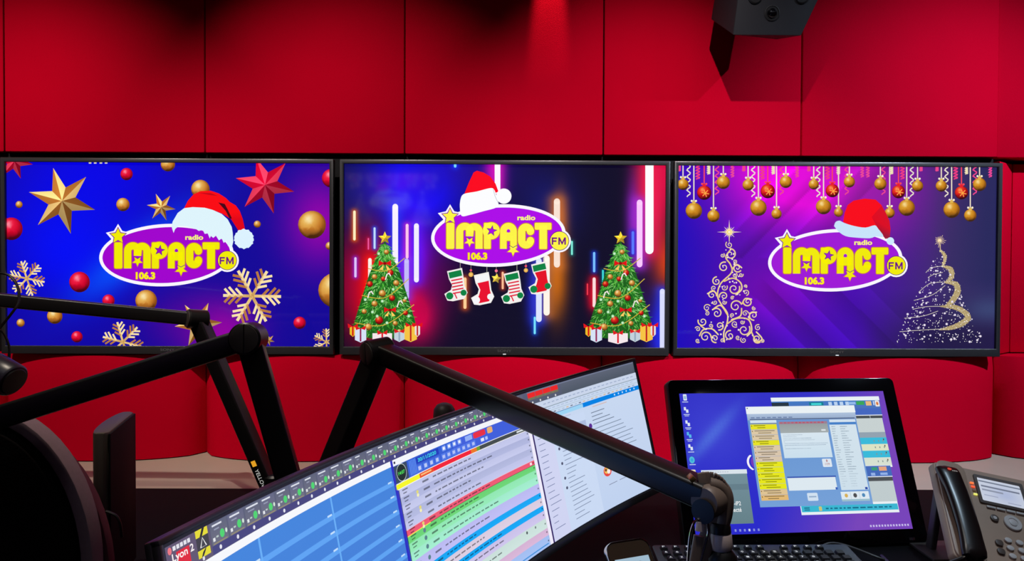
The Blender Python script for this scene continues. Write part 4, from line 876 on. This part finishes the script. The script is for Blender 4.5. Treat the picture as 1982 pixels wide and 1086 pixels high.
# mark on the rear post: a yellow square and small white letters running down the post
side = pd.cross(u).normalized(); nrm = u if u.y < 0 else -u
cand = max((u, -u, side, -side), key=lambda v: v.dot((CP - J).normalized())); along = -pd; across = cand.cross(along)
q0 = BA.copy(); q0.z = CZ; L_ = (J - q0).length
def on_post(x, y): return q0 + pd * (L_ * 0.150 - x) + across * (y - math.copysign(0.003, across.dot(CR))) + cand * (SEC / 2 + 0.0006)
A = Art(); A.rect(-0.032, -0.006, -0.018, 0.006, (250, 176, 40)); A.text('YELLOWTEC', -0.010, -0.005, 0.065, 0.005, (215, 215, 210), 0.0)
A.build('maker_mark', PRINT, postA, lambda x, y, l: on_post(x, -y))
JB = at(482, 655, 1.10); EB = at(-130, 849, 1.02); BB = at(640, 1231, 1.15)
tb = mic_arm('thick black microphone arm in front, its boom running down to the left edge', JB, EB, BB, 0.15, axis=(0.04, -1, 0.05), jr=0.0235)
JC = at(733, 680, 1.27); EC = at(1366, 957, 0.90); BC = at(548, 1149, 1.30)
tc_, postC, J, E_, pd, bd, ax, u = mic_arm('long black microphone arm crossing in front of the curved monitor', JC, EC, BC, 0.1, axis=(-0.72, -0.68, -0.1), jr=0.022)
# swivel head at the end of the long boom
H0 = at(1366, 968, 0.795)
hx = (CR * 0.93 + CW * 0.36).normalized(); hy = CU; hz = (hx.cross(hy)).normalized()
def head(px, py, dz=0.0): return at(px, py, 0.895) - CW * dz
MB().lathe([(0.0, -0.016), (0.0185, -0.016), (0.020, -0.013), (0.020, 0.011), (0.017, 0.015), (0.0, 0.015)], 28, frame_z(head(1374, 968), head(1374, 968) + (-CW - CR * 0.9).normalized())).build('swivel_head', YOKE, tc_)
mb = MB(); mb.lathe([(0.0, 0.0), (0.0135, 0.0), (0.0145, 0.002), (0.0145, 0.004), (0.0, 0.005)], 28, frame_z(head(1358, 983, 0.012), head(1358, 983, 0.012) + (-CW * 0.9 - CR * 0.8).normalized())); mb.build('swivel_cap', BLK, tc_)
strap = smooth([(0, 0), (1, 1)], 1)
P = [head(*p) for p in smooth([(1352, 932), (1378, 930), (1394, 944), (1396, 975), (1388, 1003), (1374, 1030), (1362, 1060), (1352, 1100)], 5)]
mb = MB()
for a, b in zip(P[:-1], P[1:]): mb.beam(a - (b - a) * 0.1, b + (b - a) * 0.1, 0.020, 0.004, (CW * 0.8 + CR * 0.5), 0.0012)
mb.build('yoke_strap', YOKE, tc_)
P = [head(*p) for p in smooth([(1372, 936), (1394, 942), (1405, 962), (1404, 992), (1398, 1016)], 6)]
n_ = len(P); MB().tube(P, [0.0085 + 0.0005 * math.sin(PI * i / (n_ - 1)) for i in range(n_)], 14).build('neck', YOKE, tc_)
MB().box((0, 0, 0), (0.016, 0.007, 0.006), frame_z(at(1338, 925, 0.885), at(1352, 940, 0.885), CU)).build('tension_clip', mat('brass_clip', (190, 150, 90), 0.3, metal=0.8), tc_, bevel=0.001)
P = [head(*p, 0.012) for p in smooth([(1356, 998), (1343, 1000), (1334, 1018), (1329, 1050), (1327, 1100), (1335, 1135), (1346, 1100), (1357, 1058), (1366, 1025), (1364, 1003)], 4)]
MB().tube(P, 0.0016, 8, closed=True).build('wire_loop', CHROME, tc_)
mb = MB(); q = [head(*p, 0.011) for p in ((1344, 1003), (1361, 1005), (1362, 1026), (1338, 1018))]; mb.beam((q[0] + q[1]) / 2, (q[2] + q[3]) / 2, 0.011, 0.006, CW, 0.002); mb.build('clip_block', SILVER, tc_)
mb = MB(); mb.beam(head(1349, 1032, 0.009), head(1336, 1110, 0.009), 0.012, 0.006, CW, 0.002); mb.build('clip_tongue', YOKE, tc_)
# the microphone held by that head
Pm0 = head(1393, 1008); Pm1 = head(1402, 1190); mm = thing('microphone', 'microphone with a pale silver collar hanging under the long boom', 'microphone', Pm1)
Mm = frame_z(Pm0, Pm1); MB().lathe([(0.0, 0.002), (0.0105, 0.002), (0.0125, 0.006), (0.0128, 0.0135), (0.0, 0.0135)], 24, Mm).build('mount_sleeve', BLK, mm)
MB().lathe([(0.0, 0.0135), (0.0122, 0.0135), (0.0132, 0.016), (0.0138, 0.029), (0.0130, 0.0325), (0.0118, 0.034), (0.0, 0.034)], 28, Mm).build('collar', SILVER, mm)
MB().lathe([(0.0, 0.034), (0.0125, 0.034), (0.0185, 0.042), (0.0195, 0.085), (0.016, 0.098), (0.0, 0.101)], 28, Mm).build('body', BLK, mm)

# the microphone of the rear arm, hanging at the left edge of the picture
ml0 = at(-72, 680, 1.53); ml1 = at(26, 738, 1.50)
ml = thing('microphone', 'black microphone at the left edge, below the rear boom', 'microphone', ml0)
Ml = frame_z(ml0, ml1); Lm = (ml1 - ml0).length
MB().lathe([(0.0, 0), (0.022, 0.0), (0.030, 0.012), (0.032, Lm * .55), (0.034, Lm * .58), (0.034, Lm - .004), (0.031, Lm), (0.0, Lm)], 28, Ml).build('body', mat('mic_body', (40, 38, 52), 0.35, spec=0.6), ml)
MB().lathe([(0.0, Lm), (0.028, Lm), (0.026, Lm + .003), (0.0, Lm + .004)], 28, Ml).build('grille', BLK, ml)
MB().tube([p for p in [ml0 + (ml1 - ml0) * .3, at(-40, 640, 1.6), at(-70, 600, 1.68), at(-90, 574, 1.74)]], 0.006, 8).build('mount_rod', BLK, ml)
cb = MB().tube([at(*p) for p in [(q[0], q[1], 1.62 - 0.05 * i / 20) for i, q in enumerate(smooth([(-70, 560), (-20, 533), (10, 530), (27, 542), (36, 562), (36, 585), (26, 602), (0, 634), (-10, 640), (5, 642), (17, 668), (18, 690), (14, 712), (10, 722)], 3))]], 0.0028, 6).build('microphone_cable', BLK)
tag(cb, 'thin black cable looping from the rear boom down to the left microphone', 'cable')

# rounded top of a short post standing behind the curved monitor
cp0 = at(860, 812, 1.70); sp = thing('arm_mount', 'short dark grey post with rounded top behind the curved monitor', 'mount', (cp0.x, cp0.y, CZ))
MB().lathe([(0.0, 0), (0.055, 0), (0.055, 0.01), (0.03, 0.012), (0.0, 0.012)], 24, Matrix.Translation((cp0.x, cp0.y, CZ))).build('base', BLK, sp)
zt = at(860, 780, 1.70).z - CZ
MB().lathe([(0.0, 0.012), (0.022, 0.012), (0.024, 0.06), (0.0255, zt - .03), (0.024, zt - .014), (0.017, zt - .004), (0.008, zt), (0.0, zt)], 24, Matrix.Translation((cp0.x, cp0.y, CZ))).build('post', mat('grey_post', (52, 46, 42), 0.5), sp)

# ------------------------------------------------------------------ slim upright display seen edge-on
n0 = at(201, 838, 1.20); f0 = at(254, 800, 1.38); f0.z = n0.z
us_ = thing('upright_display', 'slim black display standing upright on the desk, seen almost edge-on at the left', 'display', ((n0.x + f0.x) / 2, (n0.y + f0.y) / 2, CZ))
dv = (f0 - n0); dv.z = 0; Ls_ = dv.length; dv.normalize(); nv = Vector((dv.y, -dv.x, 0)); nv = nv if nv.dot(CP - n0) > 0 else -nv
ctr = (n0 + f0) / 2; zb = CZ + 0.012
lens = [(-Ls_ / 2, 0.0)] + [(Ls_ / 2 * math.cos(PI - PI * k / 12), 0.012 + 0.014 * math.sin(PI * k / 12)) for k in range(13)] + [(Ls_ / 2, 0.0), (Ls_ / 2 - .01, -.006), (-Ls_ / 2 + .01, -.006)]
Ms = Matrix((dv, -nv, (0, 0, 1))).transposed().to_4x4(); Ms.translation = (ctr.x, ctr.y, zb)
MB().prism(lens, 0, n0.z - zb, Ms).build('housing', mat('display_shell', (88, 80, 70), 0.5, noise=.05), us_, bevel=0.003)
MB().box((0, -0.007, (n0.z - zb) / 2), (Ls_ - .01, 0.003, n0.z - zb - .006), Ms).build('face_cover', BLACKBOARD, us_, bevel=.001)
MB().box((0, 0.008, -.006), (Ls_ * .8, 0.09, 0.012), Ms).build('foot', BLK, us_, bevel=.002)
cbl = MB().tube([at(*p) for p in smooth([(205, 990), (214, 993), (226, 1000), (233, 1016), (236, 1040)], 4) for p in [(p[0], p[1], 1.14)]], 0.0022, 6).build('connector_lead', BLK, us_)

# ------------------------------------------------------------------ chair at the lower left
chx, chy = -0.861, -1.17
ch = thing('studio_chair', 'black padded chair back with grey edge band in the lower left corner', 'chair', (chx, chy, 0))
Mc = Matrix(((1, 0, 0, chx), (0, 0, -1, chy), (0, 1, 0, 0.847), (0, 0, 0, 1)))
def chair_outline(inset, W_=0.56, H_=0.53, a=0.170, b=0.2385, r=0.09, n=14):
    out = []; w2, h2 = W_ / 2, H_ / 2
    for cx, cy, ra, rb, t0 in ((w2 - a, h2 - b, a, b, 0), (-w2 + a, h2 - b, a, b, PI / 2), (-w2 + r, -h2 + r, r, r, PI), (w2 - r, -h2 + r, r, r, 1.5 * PI)):
        out += [(cx + (ra - inset) * math.cos(t0 + PI / 2 * k / n), cy + (rb - inset) * math.sin(t0 + PI / 2 * k / n)) for k in range(n + 1)]
    return out
MB().prism(chair_outline(.018), -0.03, 0.006, Mc, top=chair_outline(.030)).build('backrest', CHAIRF, ch, bevel=0.002)
mb = MB(); ring_prism(mb, chair_outline(0), chair_outline(.018), -0.03, 0.002, Mc); mb.build('edge_band', CHAIRR, ch, bevel=0.003)
MB().prism(chair_outline(.006), -0.060, -0.032, Mc @ Matrix.Translation((0.008, -0.03, 0)), top=chair_outline(0)).build('back_shell', CHAIRS, ch, bevel=0.004)
MB().box((chx, chy + 0.24, 0.47), (0.46, 0.44, 0.08)).build('seat', CHAIRF, ch, bevel=0.025, segs=3)
MB().box((chx, chy + 0.045, 0.53), (0.06, 0.02, 0.30)).build('back_bracket', BLK, ch, bevel=.004)
MB().lathe([(0.0, 0.09), (0.03, 0.09), (0.025, 0.12), (0.025, 0.43), (0.0, 0.43)], 16, Matrix.Translation((chx, chy + .24, 0))).build('gas_column', BLK, ch)
for k in range(5):
    a = 2 * PI * k / 5 + .3; e = Vector((chx + .27 * math.cos(a), chy + .24 + .27 * math.sin(a), 0.07)); MB().beam((chx, chy + .24, 0.1), e, 0.04, 0.025, (0, 0, 1), .006).build('base_leg', BLK, ch)
    MB().lathe([(0.0, -.015), (0.03, -.015), (0.03, .015), (0.0, .015)], 14, frame_z((e.x, e.y, 0.03), (e.x - math.sin(a), e.y + math.cos(a), 0.03))).build('castor', BLK, ch)

# ------------------------------------------------------------------ loudspeaker above the televisions
SPM = mat('speaker_black', (34, 34, 38), 0.55, spec=0.35, noise=0.06)
y_ = -0.205; bl = on_y(1419, 68, y_); br = on_y(1551, 68, y_); spx = (bl.x + br.x) / 2; spz = bl.z
ls = thing('loudspeaker', 'black angular loudspeaker hanging high on the wall at the top right', 'speaker', (spx, -0.13, spz))
wb = (br.x - bl.x) / 2
# front outline widens upwards; the cabinet narrows to the back and leans forward
fo = [(-wb, 0.0), (wb, 0.0), (wb + .105, .245), (wb + .085, .36), (-wb + .03, .36), (-wb + .02, .245)]
def spk(x, z, d): return Vector((spx + x, y_ + d - z * 0.16, spz + z))
_a = on_y(1375, 38, -0.1); _b = on_y(1390, -60, -0.1)
bo = [(_a.x - spx, _a.z - spz), (wb - .03, .02), (wb + .02, .245), (wb + .01, .34), (_b.x - spx + .03, .34), (_b.x - spx, _b.z - spz)]
mb = MB(); n = 6; mb.add([spk(x, z, 0) for x, z in fo] + [Vector((spx + x, -0.1 - z * 0.05, spz + z)) for x, z in bo], [tuple(range(6)), tuple(range(6, 12))[::-1]] + [(i, (i + 1) % 6, 6 + (i + 1) % 6, 6 + i) for i in range(6)])
mb.build('cabinet', SPM, ls, bevel=0.003)
def spk_m(x, z): 
    p = spk(x, z, -0.001); return frame_z(p, p + Vector((0, -1, -0.16)))
tw = on_y(1495, 25, y_ - .012); txx, tzz = tw.x - spx, tw.z - spz
tb_ = MB().lathe([(0.021, 0.0), (0.021, 0.0012), (0.019, 0.0015), (0.0165, -0.002), (0.016, -0.002), (0.0, -0.003)], 28, spk_m(txx, tzz)).build('tweeter', BLK, ls)
MB().lathe([(0.0145, -0.004), (0.013, 0.003), (0.009, 0.007), (0.004, 0.009), (0.0, 0.0095)], 24, spk_m(txx, tzz)).build('dome', GLOSS, tb_)
for px in (1462, 1554):
    q = on_y(px, -7, y_ - .02); MB().lathe([(0.019, 0.0), (0.019, 0.002), (0.016, 0.003), (0.014, 0.001), (0.0, 0.001)], 24, spk_m(q.x - spx, q.z - spz)).build('driver_ring', BLK, ls)
MB().lathe([(0.085, 0.0), (0.085, 0.003), (0.078, 0.005), (0.07, 0.002), (0.03, -0.012), (0.028, -0.008), (0.0, -0.002)], 32, spk_m(0.05, 0.225)).build('woofer', BLK, ls)
MB().beam(Vector((spx, -0.11, spz + .2)), (spx, -0.002, spz + .2), 0.05, 0.03, (0, 0, 1), .004).build('wall_bracket', BLK, ls)

# ------------------------------------------------------------------ desk telephone
PM = frame_of(CP + (Vector((0.9159, -0.7153, 0.9216)) - CP) * 0.925, 0.0749, 0.8463, -0.2837) @ Matrix.Scale(0.925, 4)
pcol = PM @ Vector((0.1, -0.2, 0))
ph = thing('desk_phone', 'taupe office desk phone with black handset at the right edge of the desk', 'telephone', (pcol.x, pcol.y, CZ))
def fl(x, y):                                     # from the measured face coordinates to this frame
    return x, y
Mb = PM @ Matrix.Translation((0.106, -0.110, 0)); MB().prism(rrect(0.215, 0.224, 0.012), -0.020, -0.0015, Mb, top=rrect(0.209, 0.218, 0.010)).build('body', PHB, ph, bevel=0.002)
tl = [PM @ Vector((x, y, -.02)) for x, y in ((0.02, -0.03), (0.18, -0.03))]
for q in tl: MB().beam(q, (q.x, q.y + .03, CZ + .002), 0.02, 0.012, (1, 0, 0), .003).build('stand_leg', CAPM, ph)
MB().box(((tl[0].x + tl[1].x) / 2, (tl[0].y + tl[1].y) / 2 + .03, CZ + .003), (0.20, 0.10, 0.006), None).build('stand_foot', CAPM, ph, bevel=.002)
_v = (PM.to_3x3().inverted() @ (CP - PM.translation)).normalized(); _k = 0.018 / _v.z
HS = PM @ Matrix.Translation((0.034 + _v.x * _k, -0.107 + _v.y * _k, 0.0)) @ Matrix.Rotation(math.radians(4), 4, 'Z')       # handset: arched bar with swollen ends
mb = MB(); n = 22; ring = []
for i in range(n + 1):
    t_ = i / n; y = 0.105 - 0.212 * t_; e = abs(2 * t_ - 1); hw = 0.0205 + 0.0045 * e ** 3; hw *= min(1, math.sqrt(max(0.0, 1 - max(0, (e - .86) / .14) ** 2))) + 1e-3
    zt_ = 0.030 - 0.006 * e ** 2 - 0.012 * max(0, (e - .85) / .15) ** 2; zb_ = 0.010 - 0.009 * max(0, (e - .45) / .55) ** 0.6 if e > .45 else 0.010
    sh = 0.0035 * (1 - e * e)
    ring.append([(sh + hw * math.cos(a) * (1 if math.sin(a) > 0 else .96), y, (zt_ + zb_) / 2 + (zt_ - zb_) / 2 * (1 if math.sin(a) > 0 else 1) * math.copysign(abs(math.sin(a)) ** .7, math.sin(a))) for a in [2 * PI * k / 18 for k in range(18)]])
mb.add([p for r_ in ring for p in r_], [(i * 18 + k, i * 18 + (k + 1) % 18, i * 18 + 18 + (k + 1) % 18, i * 18 + 18 + k) for i in range(n) for k in range(18)] + [tuple(range(18))[::-1], tuple(range(n * 18, n * 18 + 18))], HS)
hs = mb.build('handset', PHH, ph)
A = Art(); A.disc(-0.002, -0.086, 0.0045, (235, 70, 30), (220, 60, 40), 10, ry=.003); A.text('AVAYA', 0.002, -0.0845, 0.013, -0.0815, (200, 190, 185), 0.01)
A.build('maker_logo', PRINT, hs, lambda x, y, l: HS @ Vector((x, -y, 0.0276 - 0.0 + l * 1e-4)))
mb = MB(); mb.prism(rrect(0.058, 0.228, 0.02), -0.002, 0.003, PM @ Matrix.Translation((0.033, -0.110, 0))); mb.build('cradle', mat('phone_cradle', (176, 146, 126), 0.4), ph, bevel=0.0015)
lx, lw, ly, lh = .0832, .0835, -.0205, .0555
mb = MB(); ring_prism(mb, rrect(lw + .012, lh + .012, .003, 2), rrect(lw, lh, .002, 2), -0.0015, 0.0022, PM @ Matrix.Translation((lx + lw / 2, ly - lh / 2, 0))); sf = mb.build('screen_frame', PHD, ph)
A = Art(); A.field(lambda x, y: mixf(np.zeros(x.shape + (3,)) + np.array([214, 222, 240.]), (176, 190, 232), .7 * G(x, y, .6, .55, .3, .3)), 0, 0, 1, 1, 10, 8); A.rect(.0, .10, 1, .16, (120, 130, 150)); A.rect(.06, .30, .95, .37, (120, 128, 150)); A.rect(.06, .46, .55, .53, (150, 158, 180)); A.rect(.08, .70, .40, .74, (170, 178, 206)); A.rect(.60, .85, .9, .89, (170, 178, 206)); A.rect(0, .0, .02, 1, (236, 240, 250))
A.build('screen_picture', PRINT, ph, lambda x, y, l: PM @ Vector((lx + lw * x, ly - lh * y, 0.0004 + l * 4e-5)))
for k in range(4):
    x, y = fl(.0965 + k * .0185, -.0885); MB().box((x, y, .0005), (.0165, .0045, .004), PM).build('soft_key', PHK, ph, bevel=.0006)
nx_, ny_ = fl(.1305, -.1151)
nv_ = MB().lathe([(0.0165, -.001), (0.0165, .002), (0.0155, .003), (0.0095, .0032), (0.009, .002), (0.0, .002)], 28, PM @ Matrix.Translation((nx_, ny_, 0))).build('navigation_ring', PHK, ph)
MB().lathe([(0.0075, .0015), (0.0075, .0034), (0.0065, .004), (0.0, .004)], 24, PM @ Matrix.Translation((nx_, ny_, 0))).build('select_key', PHK, nv_)
x, y = fl(.097, -.1131)
for x, y in ((x, y), (2 * nx_ - x, 2 * ny_ - y - .001)):
    kk = MB().lathe([(0.0075, -.001), (0.0075, .0025), (0.0065, .003), (0.0, .003)], 20, PM @ Matrix.Translation((x, y, 0))).build('round_key', PHD, ph); MB().lathe([(0.0035, .003), (0.0035, .0034), (0.0, .0035)], 14, PM @ Matrix.Translation((x, y, 0))).build('key_mark', PHK, kk)
for x, y in ((.0925, -.168), (.0917, -.1862)):
    x, y = fl(x, y); MB().prism(rrect(.014, .0125, .005), -.001, .003, PM @ Matrix.Translation((x, y, 0))).build('side_key', PHD, ph, bevel=.0008)
k0 = fl(.111, -.1577); kmesh = None
for r_ in range(4):
    for c_ in range(3):
        x, y = k0[0] + .0207 * c_, k0[1] - .0167 * r_
        if kmesh is None:
            kmesh = MB().prism([(a * .0068, b * .0052) for a, b in [(math.cos(2 * PI * k / 16), math.sin(2 * PI * k / 16)) for k in range(16)]], -.001, .003).build('number_key', PHK, ph, bevel=.0008, world=False); o = kmesh
        else: o = bpy.data.objects.new('number_key', kmesh.data); COL.objects.link(o); o.parent = ph
        o.matrix_local = ROOTM[ph.name].inverted() @ PM @ Matrix.Translation((x, y, 0))
for i, (yy, c) in enumerate(((-.0375, (255, 120, 60)), (-.0464, (250, 90, 50)), (-.0552, (150, 120, 100)), (-.0641, (230, 230, 110)))):
    x, y = fl(.071 + .0005 * i, yy); MB().box((x, y, .0), (.0065, .0032, .003), PM).build('indicator', mat('indicator_%d' % i, c, .4, emit=c, es=.9 if i != 2 else .1), ph)
P = [PM @ Vector(p) for p in ((0.02, -0.215, 0.012), (0.012, -0.225, 0.008), (-0.01, -0.23, -.02))]; P += [Vector((P[-1].x - .03, P[-1].y - .02, CZ + .006)), Vector((P[-1].x - .06, P[-1].y + .03, CZ + .005)), Vector((P[-1].x - .05, P[-1].y + .12, CZ + .005))]
MB().tube([Vector(p) for p in zip(*[np.interp(np.linspace(0, 1, 24), np.linspace(0, 1, len(P)), [q[i] for q in P]) for i in range(3)])], 0.004, 8).build('handset_cord', PHH, ph)

# ------------------------------------------------------------------ keyboard
kb0 = Vector((0.478, -0.952, CZ)); kb = thing('keyboard', 'black computer keyboard in front of the touchscreen monitor', 'keyboard', kb0)
KM = Matrix.Translation((0.478, -0.884, 0.8065)) @ Matrix.Rotation(math.radians(0.8), 4, 'Z') @ Matrix.Rotation(math.radians(7), 4, 'X')   # origin: middle of the back edge, y towards the wall
MB().prism(rrect(0.366, 0.140, 0.008), -0.016, 0.0, KM @ Matrix.Translation((0, -0.070, 0))).build('body', KBM, kb, bevel=0.002)
for sx in (-.15, .15): MB().box((sx, -0.015, -0.024), (0.02, 0.012, 0.016), KM).build('foot', BLK, kb)
rows_k = [(-.016, .0125, .0142), (-.036, .0155, .0155), (-.0545, .0155, .0155), (-.073, .0155, .0155), (-.0915, .0155, .0155), (-.110, .0155, .0155), (-.1285, .0155, .0155)]
leg = Art(); km = {}; CH = ['€12345678', '&é"(-è_çà)=23', 'AZERTYUIOP^$78', 'QSDFGHJKLMù*45', 'WXCVBN,;:!  123', '   ', '']
for ri, (yy, kh, kw) in enumerate(rows_k):
    step = .0198 if ri else .0222; nk = 17 if ri else 15
    for k in range(nk):
        x = -.170 + step * k + (kw / 2) + (.004 if ri in (2, 3) else 0)
        if x + kw / 2 > .176: continue
        if ri == 0 and k % 5 == 4: continue
        key = (round(kw, 4), kh)
        if key not in km: o = MB().prism(rrect(kw, kh, .0022, 2), 0, .0045, None, top=rrect(kw - .003, kh - .003, .0018, 2)).build('key', KEYM, kb, world=False); km[key] = o.data
        else: o = bpy.data.objects.new('key', km[key]); COL.objects.link(o); o.parent = kb
        o.matrix_local = ROOTM[kb.name].inverted() @ KM @ Matrix.Translation((x, yy, 0))
        s_ = (CH[ri] + ' ' * 20)[k] if ri else 'F'
        if s_ != ' ': leg.text(s_, x - .0035, -yy - .003, x + .0015, -yy + .0022, (216, 220, 226), .02, up=0)
leg.build('key_legends', PRINT, kb, lambda x, y, l: KM @ Vector((x, -y, .0047)))
cab = MB().tube([Vector((0.62 + .12 * t_, -0.845 + .03 * math.sin(t_ * 5), CZ + .005 + .012 * math.sin(t_ * 3.1))) for t_ in [k / 20 for k in range(21)]], 0.0025, 6).build('keyboard_cable', mat('grey_cable', (70, 70, 72), .5))
tag(cab, 'thin grey cable lying on the desk beside the keyboard', 'cable')

# ------------------------------------------------------------------ small handheld device leaning in front
DM = frame_of(at(1238, 1130, 1.16), 0.55, 0.62, math.radians(-4))
dvc = thing('smartphone', 'small device with chrome rim and a pale blue picture, at the bottom edge', 'smartphone', DM @ Matrix.Translation((0, -0.055, -0.01)))
W_, H_ = 0.088, 0.135; Md = DM @ Matrix.Translation((0, 0.0, 0))
MB().prism(rrect(W_ - .004, H_ - .004, .016, 6), -0.010, 0.0, Md).build('housing', BLK, dvc, bevel=.001)
mb = MB(); ring_prism(mb, rrect(W_, H_, .018, 6), rrect(W_ - .004, H_ - .004, .016, 6), -0.008, 0.001, Md); mb.build('chrome_rim', CHROME, dvc, bevel=.0006)
MB().prism(rrect(W_ - .006, H_ - .006, .015, 6), 0.0, 0.0006, Md).build('front_glass', mat('device_face', (62, 50, 40), .25, spec=.6), dvc)
A = Art(); A.rect(-.033, -.040, .034, .052, (176, 206, 226), (150, 190, 216)); A.disc(.012, -.018, .017, (24, 12, 20), (52, 26, 38), 18, ry=.015); A.disc(-.022, -.010, .014, (30, 16, 24), (60, 30, 40), 18, ry=.013)
A.build('screen_picture', PRINT, dvc, lambda x, y, l: Md @ Vector((x, -y, .0008 + l * 4e-5)))
dfoot = DM @ Vector((0, 0.02, -0.012)); MB().beam(dfoot, (dfoot.x - .04, dfoot.y + .06, CZ + .005), 0.05, 0.006, (1, 0, 0), .002).build('stand', BLK, dvc)
